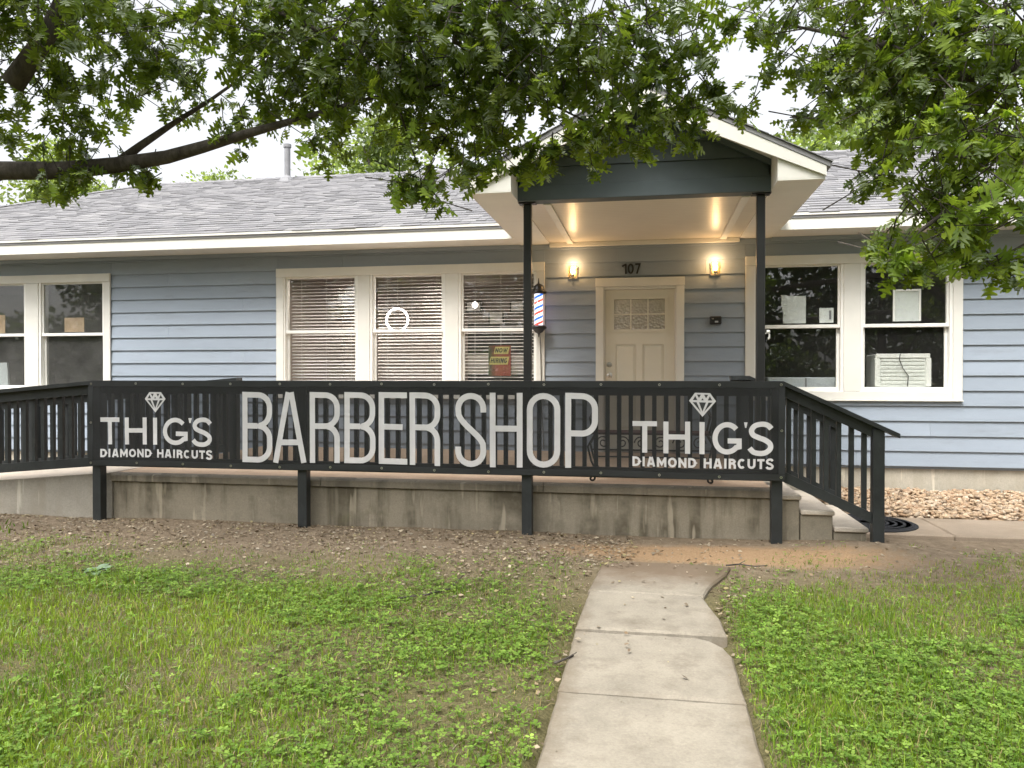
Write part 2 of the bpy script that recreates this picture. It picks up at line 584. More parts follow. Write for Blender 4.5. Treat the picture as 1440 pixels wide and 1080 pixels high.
def axis_pts(lo, hi, step, far):
    a = list(np.arange(lo, hi + 1e-6, step))
    d, p = step, hi
    while p < far:
        d *= 1.5; p += d; a.append(p)
    d, p = step, lo
    while p > -far:
        d *= 1.5; p -= d; a.insert(0, p)
    return np.array(a)


gx, gy = axis_pts(-7.5, 7.5, .075, 260), axis_pts(1.5, 8.6, .075, 260)
GX, GY = np.meshgrid(gx, gy)
GZ = ground_z(GX, GY)
V = np.stack([GX, GY, GZ], -1).reshape(-1, 3)
nx, ny = len(gx), len(gy)
ii, jj = np.meshgrid(np.arange(nx - 1), np.arange(ny - 1))
b0 = (jj * nx + ii).ravel()
F = np.stack([b0, b0 + 1, b0 + nx + 1, b0 + nx], 1)
tag(link('ground', np_mesh('ground', V, F, M['soil'], smooth=True)), kind='structure')

# front walkway, slab by slab
walk = empty('walkway', (0, 4, 0)); tag(walk, kind='structure')


def slab_poly(poly, z0, z1, name, m, parent, ch=.012):
    """slab with a softened, slightly ragged rim"""
    out = []
    n = len(poly)
    for i in range(n):
        a, b = Vector(poly[i]), Vector(poly[(i + 1) % n])
        steps = max(1, int((b - a).length / .06))
        nrm = Vector((b.y - a.y, -(b.x - a.x))).normalized()
        for k in range(steps):
            p = a.lerp(b, k / steps)
            if k: p = p - nrm * random.uniform(0, .0045)
            out.append(p)
    n = len(out)
    c = sum(out, Vector((0, 0))) / n
    vs = [(p.x, p.y, z0) for p in out] + [(p.x, p.y, z1 - ch) for p in out]
    vs += [(p.x + (c.x - p.x) / (c - p).length * ch, p.y + (c.y - p.y) / (c - p).length * ch, z1) for p in out]
    fs = []
    for r in (0, 1):
        fs += [(r * n + i, r * n + (i + 1) % n, (r + 1) * n + (i + 1) % n, (r + 1) * n + i) for i in range(n)]
    fs.append(tuple(range(2 * n, 3 * n)))
    mb = MB(); mb.add(vs, fs)
    return mb.build(name, m, parent)


edges = [5.62, 4.885, 4.135, 3.335, 2.55, 1.75, .95, .15]
for i in range(len(edges) - 1):
    y1, y0 = edges[i], edges[i + 1]
    g = .008
    L, R = WALK_L, WALK_R
    zt = (.031, .034, .022, .017, .02, .02, .02)[i]
    if i == 0: poly = [(L + .01, y0 + g), (R - .07, y0 + g), (R + .0, y0 + .28), (R + .12, y1 - .16), (R + .17, y1 + .06), (R - .1, y1 + .10), (L + .14, y1 + .08), (L + .05, y1 - .1)]
    elif i == 1: poly = [(L, y0 + .02), (R + .0, y0 + .02), (R - .01, y0 + .3), (R - .08, y1 - g), (L + .02, y1 - g)]
    elif i == 2: poly = [(L, y0 + g), (R, y0 + g), (R, y1 - .26), (R - .03, y1 - .14), (R - .09, y1 - .05), (R - .17, y1 - g), (L, y1 - g)]
    else: poly = [(L, y0 + g), (R, y0 + g), (R, y1 - g), (L, y1 - g)]
    slab_poly(poly, -.08, zt, 'walkway_slab', M['walk'], walk)

# side walk from the steps to the right, along the pebble bed
side = empty('sidewalk', (4, 7.7, 0)); tag(side, kind='structure')
sxs = [1.86, 2.62, 3.62, 4.62, 5.62, 6.62, 7.62, 8.62]
for a, b in zip(sxs[:-1], sxs[1:]):
    slab_poly([(a + .004, 7.22), (b - .004, 7.22), (b - .004, 8.08), (a + .004, 8.08)], -.08, .012, 'sidewalk_slab', M['sidewalk'], side)

# ------------------------------------------------------------------ the house
WY = 9.80                       # outer face of the wall sheathing
EAVE_Y, SOFFIT, RIDGE_Y, PITCH = 9.20, 3.085, 13.6, .43
HX0, HX1 = -13.35, 8.45
house = empty('house', (-2.5, 12, 0), 'long blue clapboard house with grey shingle roof and white window casings', 'house')

GROUPS = [  # casing outer x0, x1, panes [(x0, x1)...]
    (-10.06, -7.53, [(-9.92, -8.945), (-8.648, -7.664)], 'left'),
    (-4.995, -1.31, [(-4.86, -3.87), (-3.615, -2.665), (-2.40, -1.44)], 'mid'),
    (1.165, 3.61, [(1.305, 2.253), (2.534, 3.459)], 'right'),
]
CZ0, CZ1, PZ0, PZ1 = 1.12, 2.86, 1.245, 2.735      # casing and pane heights
DOOR = (-.657, .434, .44, 2.633)
openings = [(g[0] + .08, g[1] - .08, CZ0 + .06, CZ1 - .06) for g in GROUPS] + [(DOOR[0] + .07, DOOR[1] - .07, .44, DOOR[3] - .07)]


def wall_boxes(x0, x1, y0, y1, z0, z1, ops):
    mb = MB()
    xs = sorted({x0, x1} | {o[0] for o in ops} | {o[1] for o in ops})
    for a, b in zip(xs[:-1], xs[1:]):
        z = z0
        for o in sorted([o for o in ops if o[0] < (a + b) / 2 < o[1]], key=lambda o: o[2]):
            if o[2] > z + .001: mb.box(a, b, y0, y1, z, o[2])
            z = o[3]
        mb.box(a, b, y0, y1, z, z1)
    return mb


wall = wall_boxes(HX0, HX1, WY, WY + .15, .30, SOFFIT, openings).build('wall', M['siding'], house)
mb = MB()
mb.box(HX0, HX1, 17.25, 17.4, .30, SOFFIT)
mb.box(HX0, HX0 + .15, WY + .151, 17.249, .30, SOFFIT); mb.box(HX1 - .15, HX1, WY + .151, 17.249, .30, SOFFIT)
mb.build('outer_wall', M['siding'], house)
f = MB(); f.box(HX0 + .02, HX1 - .02, WY + .02, 17.38, -.35, .30)
f.build('foundation', M['conc_found'], house)

# clapboards
EXPO = .179
skip = [(g[0], g[1], CZ0, CZ1) for g in GROUPS] + [(DOOR[0], DOOR[1], .30, DOOR[3])]
z = .335
row = 0
while z < SOFFIT - .002:
    zt = min(z + EXPO, SOFFIT - .001)
    xs = sorted({HX0, HX1} | {s[0] for s in skip} | {s[1] for s in skip})
    runs = []
    for a, b in zip(xs[:-1], xs[1:]):
        c = (a + b) / 2
        ivs = [(z, zt)]
        for s in skip:
            if s[0] < c < s[1]:
                nv = []
                for (p, q_) in ivs:
                    if s[3] <= p or s[2] >= q_: nv.append((p, q_)); continue
                    if p < s[2]: nv.append((p, s[2]))
                    if q_ > s[3]: nv.append((s[3], q_))
                ivs = nv
        for iv in ivs:
            if runs and abs(runs[-1][1] - a) < 1e-6 and runs[-1][2:] == iv: runs[-1] = (runs[-1][0], b) + iv
            else: runs.append((a, b) + iv)
    for (a, b, p, q_) in runs:
        cuts = [a]
        j = HX0 + (1.3, 3.4, 2.2, .6)[row % 4] * .9
        while j < b - .35:
            if j > a + .35: cuts.append(j)
            j += 3.66
        cuts.append(b)
        for c0, c1 in zip(cuts[:-1], cuts[1:]):
            if q_ - p < .012: continue
            ya = WY - .036 + .020 * (p - z) / EXPO
            yb = WY - .036 + .020 * (q_ - z) / EXPO
            m = MB()
            m.prism([(ya, p), (ya + .001, p - .004), (WY - .0005, p - .004), (WY - .0005, q_ - .0045), (yb, q_ - .0045)], 0, c0 + .001, c1 - .001)
            m.build('siding_board', M['siding'], wall)
    z += EXPO
    row += 1

# windows: casing boards, frames, sashes and panes
def casing(x0, x1, z0, z1, mull, sill=True):
    e = MB(); w = .105
    root = e.bbox(x0, x1, WY - .062, WY - .03, z1 - .115, z1, .003).build('window_casing', M['trim'], house)
    MB().bbox(x0, x0 + w, WY - .058, WY - .03, z0, z1 - .117, .003).build('casing_board', M['trim'], root)
    MB().bbox(x1 - w, x1, WY - .058, WY - .03, z0, z1 - .117, .003).build('casing_board', M['trim'], root)
    MB().bbox(x0 + w + .002, x1 - w - .002, WY - .060, WY - .03, z0, z0 + .095, .003).build('casing_board', M['trim'], root)
    MB().bbox(x0 - .005, x1 + .005, WY - .075, WY - .03, z0 - .018, z0 - .001, .003).build('casing_sill', M['trim'], root)
    for (a, b) in mull:
        MB().bbox(a, b, WY - .057, WY + .11, z0 + .097, z1 - .117, .003).build('mullion_board', M['trim'], root)
    return root


wins = []
for gi_, (x0, x1, panes, kind) in enumerate(GROUPS):
    mull = [(panes[i][1] + .045, panes[i + 1][0] - .045) for i in range(len(panes) - 1)]
    casing(x0, x1, CZ0, CZ1, mull)
    for (a, b) in panes:
        fr = MB()
        a2, b2 = a - .044, b + .044
        y0, y1 = WY - .045, WY + .10
        fr.box(a2, a - .012, y0, y1, PZ0 - .03, PZ1 + .012); fr.box(b + .012, b2, y0, y1, PZ0 - .03, PZ1 + .012)
        fr.box(a2, b2, y0 + .001, y1, PZ1 + .013, PZ1 + .05); fr.box(a2, b2, y0 + .001, y1, PZ0 - .06, PZ0 - .031)
        win = fr.build('window', M['vinyl'], house)
        mr = 2.00
        up = MB()          # upper sash sits outside, lower one inside
        up.box(a - .010, a + .014, WY - .020, WY + .012, mr + .022, PZ1 + .010); up.box(b - .014, b + .010, WY - .020, WY + .012, mr + .022, PZ1 + .010)
        up.box(a - .010, b + .010, WY - .021, WY + .012, PZ1 - .012, PZ1 + .011)
        up.build('sash', M['vinyl'], win)
        MB().bbox(a - .010, b + .010, WY - .030, WY + .020, mr - .021, mr + .021, .004).build('meeting_rail', M['vinyl'], win)
        lo = MB()
        lo.box(a - .010, a + .020, WY + .022, WY + .052, PZ0 - .028, mr - .022); lo.box(b - .020, b + .010, WY + .022, WY + .052, PZ0 - .028, mr - .022)
        lo.box(a - .010, b + .010, WY + .021, WY + .052, PZ0 - .029, PZ0 + .022)
        lo.build('sash', M['vinyl'], win)
        gm = M['dustglass'] if kind == 'left' else M['glass']
        MB().box(a + .012, b - .012, WY - .004, WY - .001, mr + .02, PZ1 - .010).build('pane', gm, win)
        MB().box(a + .018, b - .018, WY + .035, WY + .038, PZ0 + .02, mr - .02).build('pane', gm, win)

# front door with its casing
x0, x1, z0, z1 = DOOR
dc = MB().bbox(x0 - .006, x1 + .006, WY - .066, WY - .03, z1 - .105, z1, .003).build('door_casing', M['trim'], house)
for a, b in ((x0, x0 + .095), (x1 - .095, x1)):
    MB().bbox(a, b, WY - .060, WY - .03, z0, z1 - .107, .003).build('casing_board', M['trim'], dc)
MB().box(x0 + .07, x0 + .11, WY - .029, WY + .13, z0, z1 - .107).build('door_jamb', M['trim'], dc)
MB().box(x1 - .11, x1 - .07, WY - .029, WY + .13, z0, z1 - .107).build('door_jamb', M['trim'], dc)
MB().box(x0 + .111, x1 - .111, WY - .029, WY + .13, z1 - .14, z1 - .107).build('door_jamb', M['trim'], dc)
MB().bbox(x0 + .111, x1 - .111, WY - .06, WY + .13, z0, z0 + .03, .004).build('door_threshold', M['metal'], dc)
dx0, dx1, dz0, dz1, dy = x0 + .114, x1 - .114, z0 + .033, z1 - .144, WY + .01
GL = (-.435, .205, 1.985, 2.375)
door = wall_boxes(dx0, dx1, dy, dy + .045, dz0, dz1, [GL, (dx0 + .13, -.155, dz0 + .25, 1.80), (-.075, dx1 - .13, dz0 + .25, 1.80)]).build('door', M['door'], house)
for (a, b) in ((dx0 + .13, -.155), (-.075, dx1 - .13)):
    MB().add([(a, dy + .016, dz0 + .25), (b, dy + .016, dz0 + .25), (b, dy + .016, 1.8), (a, dy + .016, 1.8),
              (a + .035, dy + .004, dz0 + .285), (b - .035, dy + .004, dz0 + .285), (b - .035, dy + .004, 1.765), (a + .035, dy + .004, 1.765),
              (a, dy + .03, dz0 + .25), (b, dy + .03, dz0 + .25), (b, dy + .03, 1.8), (a, dy + .03, 1.8)],
             [(0, 1, 5, 4), (1, 2, 6, 5), (2, 3, 7, 6), (3, 0, 4, 7), (4, 5, 6, 7), (0, 8, 9, 1), (1, 9, 10, 2), (2, 10, 11, 3), (3, 11, 8, 0), (8, 11, 10, 9)]).build('door_panel', M['door'], door)
gb = MB()
for (a, b, c, d) in ((GL[0] - .03, GL[1] + .03, GL[2] - .03, GL[2] + .004), (GL[0] - .03, GL[1] + .03, GL[3] - .004, GL[3] + .03)):
    gb.box(a, b, dy - .012, dy - .0005, c, d)
gb.box(GL[0] - .03, GL[0] + .004, dy - .0115, dy - .0005, GL[2] + .005, GL[3] - .005); gb.box(GL[1] - .004, GL[1] + .03, dy - .0115, dy - .0005, GL[2] + .005, GL[3] - .005)
gb.build('glazing_bead', M['door'], door)
for i in range(3):
    for j in range(2):
        a = GL[0] + (GL[1] - GL[0]) * i / 3; b = GL[0] + (GL[1] - GL[0]) * (i + 1) / 3
        c = GL[2] + (GL[3] - GL[2]) * j / 2; d = GL[2] + (GL[3] - GL[2]) * (j + 1) / 2
        MB().box(a + .004, b - .004, dy + .014, dy + .02, c + .004, d - .004).build('door_pane', M['frost'], door)
for i in (1, 2):
    a = GL[0] + (GL[1] - GL[0]) * i / 3
    MB().box(a - .007, a + .007, dy - .004, dy + .013, GL[2] + .005, GL[3] - .005).build('muntin', M['door'], door)
c = (GL[2] + GL[3]) / 2
MB().box(GL[0] + .005, GL[1] - .005, dy - .0045, dy + .0125, c - .007, c + .007).build('muntin', M['door'], door)
for zz, nm in ((1.545, 'deadbolt'), (1.405, 'door_knob')):
    k = MB()
    xk = dx0 + .055
    rings = [(.036, 0), (.036, -.008), (.022, -.012), (.014, -.030), (.026, -.040), (.028, -.055), (.016, -.064)] if nm == 'door_knob' else [(.034, 0), (.034, -.012), (.026, -.022), (.012, -.024)]
    vs, fs = [], []
    for r, yy in rings:
        for t in range(14): vs.append((xk + r * math.cos(t * math.pi / 7), dy - .0005 + yy, zz + r * math.sin(t * math.pi / 7)))
    for i in range(len(rings) - 1):
        for t in range(14): fs.append((i * 14 + t, i * 14 + (t + 1) % 14, (i + 1) * 14 + (t + 1) % 14, (i + 1) * 14 + t))
    fs.append(tuple((len(rings) - 1) * 14 + t for t in range(14)))
    k.add(vs, fs).build(nm, M['metal'], door)

# rooms behind the glass
mb = MB(); mb.box(HX0 + .16, HX1 - .16, WY + .16, 17.24, .31, .44); mb.build('interior_floor', M['interior_floor'], house)
mb = MB(); mb.box(-5.68, 1.03, WY + .152, 17.24, 2.98, 3.05); mb.build('interior_ceiling', M['interior'], house)
mb = MB(); mb.box(-5.75, -5.63, WY + .153, 17.24, .441, 3.05); mb.box(.98, 1.10, WY + .153, 17.24, .441, 3.05); mb.box(-5.629, .979, 13.6, 13.7, .441, 2.979)
mb.build('interior_wall', M['interior'], house)
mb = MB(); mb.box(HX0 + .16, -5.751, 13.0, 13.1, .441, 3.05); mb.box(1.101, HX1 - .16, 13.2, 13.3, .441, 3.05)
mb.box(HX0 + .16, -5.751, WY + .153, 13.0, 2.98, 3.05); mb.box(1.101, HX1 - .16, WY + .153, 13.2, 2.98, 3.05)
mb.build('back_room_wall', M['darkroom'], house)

# main roof
X0e, X1e, Y1e = HX0 - .62, HX1 + .62, 18.0
run = RIDGE_Y - EAVE_Y
ZE = 3.262
ZR = ZE + run * PITCH
TH = .06
rv = [(X0e, EAVE_Y, ZE), (X1e, EAVE_Y, ZE), (X1e, Y1e, ZE), (X0e, Y1e, ZE), (X0e + run, RIDGE_Y, ZR), (X1e - run, RIDGE_Y, ZR)]
lo = [(p[0], p[1], p[2] - TH) for p in rv]
roof = MB().add(rv + lo, [(0, 1, 5, 4), (1, 2, 5), (2, 3, 4, 5), (3, 0, 4), (6, 10, 11, 7), (7, 11, 8), (8, 11, 10, 9), (9, 10, 6), (0, 6, 7, 1), (1, 7, 8, 2), (2, 8, 9, 3), (3, 9, 6, 0)]).build('roof', M['shingle'], house)

PX, PZ_RIDGE, PP = -.075, 4.02, .5           # porch gable: axis, ridge height, pitch
PHALF = 1.60


def shingles(name, org, along, up, length, slope_len, clip, parent, expo=.143, seed=1):
    r = random.Random(seed)
    org, along, up = Vector(org), Vector(along).normalized(), Vector(up).normalized()
    nrm = along.cross(up).normalized()
    if nrm.z < 0: nrm = -nrm
    vs, fs = [], []
    n = int(slope_len / expo)
    for i in range(n + 1):
        s = -r.uniform(0, .25)
        s0, s1 = i * expo - (.012 if i == 0 else 0), min((i + 1) * expo + .02, slope_len)
        if s1 - s0 < .05: continue
        while s < length:
            w = r.choice((.12, .16, .2, .26, .33))
            a, b = max(s, 0), min(s + w - .004, length)
            s += w
            if b - a < .02: continue
            mid = org + along * (a + b) / 2 + up * (s0 + s1) / 2
            if not clip(mid): continue
            t0 = .010 + r.choice((0, .0, .004, .008)); t1 = .003
            p = len(vs)
            sl = s0 - r.choice((0, 0, .006))
            for (aa, ss, tt) in ((a, sl, .001), (b, sl, .001), (b, s1, .0005), (a, s1, .0005), (a, sl, t0), (b, sl, t0), (b, s1, t1), (a, s1, t1)):
                vs.append(org + along * aa + up * ss + nrm * tt)
            fs += [(p + 4, p + 5, p + 6, p + 7), (p, p + 1, p + 5, p + 4), (p + 1, p + 2, p + 6, p + 5), (p + 3, p, p + 4, p + 7)]
    o = MB().add(vs, fs).build(name, M['shingle'], parent, recalc=True)
    return tag(o, kind='stuff')


def main_clip(p):
    if p.x < X0e + (p.y - EAVE_Y) + .03 or p.x > X1e - (p.y - EAVE_Y) - .03: return False
    return p.z > PZ_RIDGE - PP * abs(p.x - PX) - .03 or abs(p.x - PX) > PHALF + .02


shingles('shingles', (X0e, EAVE_Y, ZE), (1, 0, 0), (0, run, run * PITCH), X1e - X0e, math.hypot(run, run * PITCH), main_clip, roof, seed=4)
# ridge and hip caps
cp = MB()
for i in range(int((X1e - X0e - 2 * run) / .2)):
    x = X0e + run + i * .2
    cp.add([(x, RIDGE_Y - .14, ZR - .045), (x, RIDGE_Y, ZR + .026), (x, RIDGE_Y + .14, ZR - .045), (x + .205, RIDGE_Y - .14, ZR - .052), (x + .205, RIDGE_Y, ZR + .014), (x + .205, RIDGE_Y + .14, ZR - .052)],
           [(0, 3, 4, 1), (1, 4, 5, 2), (0, 1, 2), (3, 5, 4)])
for i in range(30):
    t = i / 30
    a = Vector(rv[0]).lerp(Vector(rv[4]), t); b = Vector(rv[0]).lerp(Vector(rv[4]), t + .036)
    s = Vector((.1, -.1, -.02))
    cp.add([a + s, a + Vector((0, 0, .03)), a - s - Vector((0, 0, .04)), b + s, b + Vector((0, 0, .018)), b - s - Vector((0, 0, .04))], [(0, 3, 4, 1), (1, 4, 5, 2), (0, 1, 2)])
tag(cp.build('ridge_caps', M['shingle'], roof), kind='stuff')
# eaves: fascia boards and soffit, left and right of the porch roof
PE = 1.545                                     # porch eave half width
for a, b in ((X0e, PX - PE), (PX + PE, X1e)):
    MB().box(a + (.0 if a == X0e else .004), b - .004, EAVE_Y + .012, EAVE_Y + .034, SOFFIT - .012, ZE - .004).build('fascia', M['trim'], roof)
    MB().box(a, b - .004, EAVE_Y - .012, EAVE_Y + .011, ZE - .03, ZE - .002).build('drip_edge', M['trim'], roof)
    MB().box(a, b, EAVE_Y + .035, WY - .001, SOFFIT + .002, SOFFIT + .02).build('soffit', M['trim'], roof)
    MB().bbox(max(a, HX0), min(b, HX1), WY - .062, WY - .038, SOFFIT - .045, SOFFIT + .001, .003).build('frieze_board', M['siding'], roof)
mb = MB(); mb.box(X0e + .012, X0e + .034, EAVE_Y + .035, Y1e, SOFFIT - .01, ZE - .062); mb.box(X1e - .034, X1e - .012, EAVE_Y + .035, Y1e, SOFFIT - .01, ZE - .062); mb.box(X0e + .035, X1e - .035, Y1e - .04, Y1e - .01, SOFFIT - .01, ZE - .062)
mb.box(X0e + .035, HX0 - .001, EAVE_Y + .036, Y1e - .05, SOFFIT + .002, SOFFIT + .02); mb.box(HX1 + .001, X1e - .035, EAVE_Y + .036, Y1e - .05, SOFFIT + .002, SOFFIT + .02)
mb.build('fascia', M['trim'], roof)
# plumbing vent
vp = at(405, 253, 13.35)
pz = ZE + (13.35 - EAVE_Y) * PITCH
v_ = MB(); v_.lathe([(.055, -.1), (.055, .60), (.072, .60), (.072, .66), (.055, .665)], vp.x, 13.35, pz, 12)
v_.lathe([(.16, -.06), (.12, .03), (.07, .06), (.06, .08)], vp.x, 13.35, pz, 12)
v_.build('vent_pipe', M['pipe'], roof)

# ------------------------------------------------------------------ porch roof (part of the house)
PF, PG, PS = 6.95, 7.36, 3.098                 # return front, gable face, soffit/ceiling height
PBACK = 10.85
zl = lambda x, d=0: PZ_RIDGE - d - PP * abs(x - PX)
proof = MB()
proof.prism([(PX - PHALF, zl(PX - PHALF, .045)), (PX, zl(PX, .045)), (PX + PHALF, zl(PX + PHALF, .045)), (PX + PHALF, zl(PX + PHALF)), (PX, PZ_RIDGE), (PX - PHALF, zl(PX - PHALF))], 1, PF - .035, PBACK)
porch_roof = proof.build('porch_roof', M['shingle'], house)
for s in (-1, 1):
    shingles('shingles', (PX + s * PHALF, PF - .05, zl(PX + PHALF)), (0, 1, 0), (-s * PHALF, 0, PHALF * PP), PBACK - PF, math.hypot(PHALF, PHALF * PP), lambda p: p.y < EAVE_Y + (p.z - ZE) / PITCH + .1, porch_roof, seed=8 + s)
    xo, xi = PX + s * PE, PX + s * 1.172
    # rake board, following the slope
    MB().prism([(PX + s * (PE + .02), zl(PX + PE + .02, .048)), (PX + s * .002, zl(PX, .048)), (PX + s * .002, zl(PX, .235)), (PX + s * (PE + .02), zl(PX + PE + .02, .13))], 1, PF - .028, PF - .003).build('rake_board', M['trim'], porch_roof)
    # boxed eave return: front panel, inner cheek, soffit and side fascia
    MB().prism([(xi, PS), (xo, PS), (xo, zl(PX + PE, .05)), (xi, zl(PX + 1.172, .05))], 1, PF, PF + .02).build('eave_return', M['trim'], porch_roof)
    MB().prism([(PF + .021, PS), (PG - .03, PS), (PG - .03, zl(PX + 1.172, .05)), (PF + .021, zl(PX + 1.172, .05))], 0, *sorted((xi, xi + s * .018))).build('return_cheek', M['trim'], porch_roof)
    a, b = sorted((xi, xo - s * .002))
    MB().box(a, b, PF + .001, WY - .002, PS - .012, PS - .001).build('soffit', M['trim'], porch_roof)
    a, b = sorted((xo - s * .001, xo + s * .022))
    MB().box(a, b, PF + .021, EAVE_Y + .02, PS - .012, zl(PX + PE, .062)).build('fascia', M['trim'], porch_roof)
    # underside of the rake overhang
    MB().prism([(PX + s * .002, zl(PX, .050)), (PX + s * 1.17, zl(PX + 1.17, .050)), (PX + s * 1.17, zl(PX + 1.17, .062)), (PX + s * .002, zl(PX, .062))], 1, PF - .002, PG).build('rake_soffit', M['trim'], porch_roof)
    MB().prism([(PX + s * .002, zl(PX, .064)), (PX + s * 1.17, zl(PX + 1.17, .064)), (PX + s * 1.17, zl(PX + 1.17, .12)), (PX + s * .002, zl(PX, .12))], 1, PG - .06, PG - .028).build('frieze_board', M['gable'], porch_roof)
MB().box(PX - 1.17, PX + 1.17, PG + .13, WY - .037, PS + .0, PS + .015).build('porch_ceiling', M['ceiling'], porch_roof)
for x in (-1.02, .86):
    MB().bbox(x, x + .075, PG + .131, WY - .038, PS - .022, PS - .001, .003).build('ceiling_batten', M['trim'], porch_roof)
MB().bbox(PX - 1.17, PX + 1.17, WY - .075, WY - .0375, PS - .055, PS - .002, .003).build('ceiling_batten', M['trim'], porch_roof)
beam = MB().bbox(PX - 1.185, PX + 1.185, PG - .035, PG + .128, PS - .012, PS + .13, .004).build('porch_beam', M['gable'], porch_roof)
MB().box(PX - 1.16, PX + 1.16, PG + .005, PG + .12, PS + .131, PS + .2).build('gable_backing', M['gable'], porch_roof)
MB().prism([(PX - 1.16, PS + .201), (PX + 1.16, PS + .201), (PX + 1.16, zl(PX + 1.16, .066)), (PX, zl(PX, .066)), (PX - 1.16, zl(PX + 1.16, .066))], 1, PG + .006, PG + .1).build('gable_backing', M['gable'], porch_roof)
z = PS + .131
while z < 3.9:
    z2 = z + EXPO
    hw0 = min(1.165, (PZ_RIDGE - .07 - z) / PP); hw1 = min(1.165, max(.01, (PZ_RIDGE - .07 - z2 + .005) / PP))
    MB().add([(PX - hw0, PG - .026, z), (PX + hw0, PG - .026, z), (PX + hw1, PG - .008, z2 - .004), (PX - hw1, PG - .008, z2 - .004),
              (PX - hw0, PG + .004, z), (PX + hw0, PG + .004, z), (PX + hw1, PG + .004, z2 - .004), (PX - hw1, PG + .004, z2 - .004)],
             [(0, 1, 2, 3), (4, 7, 6, 5), (0, 4, 5, 1), (1, 5, 6, 2), (2, 6, 7, 3), (3, 7, 4, 0)]).build('gable_board', M['gable'], porch_roof)
    z = z2
for x in (-1.165, 1.022):
    p = MB().bbox(x - .038, x + .038, 7.40, 7.476, .452, PS - .024, .006).build('porch_post', M['postblack'], house)
    MB().bbox(x - .095, x + .095, 7.345, 7.531, .441, .4515, .003).build('base_plate', M['postblack'], p)
    MB().bbox(x - .055, x + .055, 7.385, 7.491, .4516, .54, .006).build('post_collar', M['postblack'], p)
    MB().bbox(x - .085, x + .085, 7.37, 7.475, PS - .0238, PS - .0125, .003).build('cap_plate', M['postblack'], p)

# ------------------------------------------------------------------ concrete porch, ramp and steps
FLOOR = .44
porch = empty('concrete_porch', (-2, 8.2, 0), 'raised stained concrete porch slab with ramp and side steps', 'porch')
SL, SR, SF = -5.22, 1.03, 6.75
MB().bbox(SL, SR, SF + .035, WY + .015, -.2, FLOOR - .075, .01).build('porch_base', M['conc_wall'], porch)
nose = [SL, -3.02, -.92, SR]


def nosing(a, b):
    n = 24
    pts = [a + (b - a) * i / n for i in range(n + 1)]
    vs, fs = [], []
    for x in pts:
        j = random.uniform(-.004, .004); k = random.uniform(-.005, .003)
        prof = [(SF + .004 + j, FLOOR - .074), (SF + j, FLOOR - .06), (SF - .002 + j, FLOOR - .018), (SF + .016 + j, FLOOR - .004 + k * .3), (SF + .06, FLOOR), (SF + .12, FLOOR), (SF + .12, FLOOR - .074)]
        vs += [(x, p[0], p[1]) for p in prof]
    m_ = 7
    for i in range(n):
        for t in range(m_): fs.append((i * m_ + t, i * m_ + (t + 1) % m_, (i + 1) * m_ + (t + 1) % m_, (i + 1) * m_ + t))
    fs.append(tuple(range(m_))[::-1]); fs.append(tuple(n * m_ + t for t in range(m_)))
    MB().add(vs, fs).build('nosing_slab', M['conc_edge'], porch)


for a, b in zip(nose[:-1], nose[1:]): nosing(a + .003, b - .003)
MB().box(SL + .0, SR + .0, SF + .121, WY + .015, FLOOR - .074, FLOOR + .0).build('porch_floor', M['conc_top'], porch)
# ramp falling to the left, with its low front wall
RX = -12.0
rz = lambda x: FLOOR + (x - SL) / 12.
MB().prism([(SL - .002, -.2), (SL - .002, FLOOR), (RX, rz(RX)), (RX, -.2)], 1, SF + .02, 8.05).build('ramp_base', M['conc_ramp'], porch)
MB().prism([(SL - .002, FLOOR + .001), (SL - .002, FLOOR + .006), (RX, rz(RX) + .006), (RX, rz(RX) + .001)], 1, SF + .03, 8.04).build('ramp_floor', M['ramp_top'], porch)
# steps
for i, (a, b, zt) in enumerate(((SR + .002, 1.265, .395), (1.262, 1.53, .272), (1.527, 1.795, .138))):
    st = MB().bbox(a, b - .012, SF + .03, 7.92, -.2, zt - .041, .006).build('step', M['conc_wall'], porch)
    MB().bbox(a, b, SF + .005, 7.95, zt - .04, zt, .008).build('tread', M['conc_step'], st)

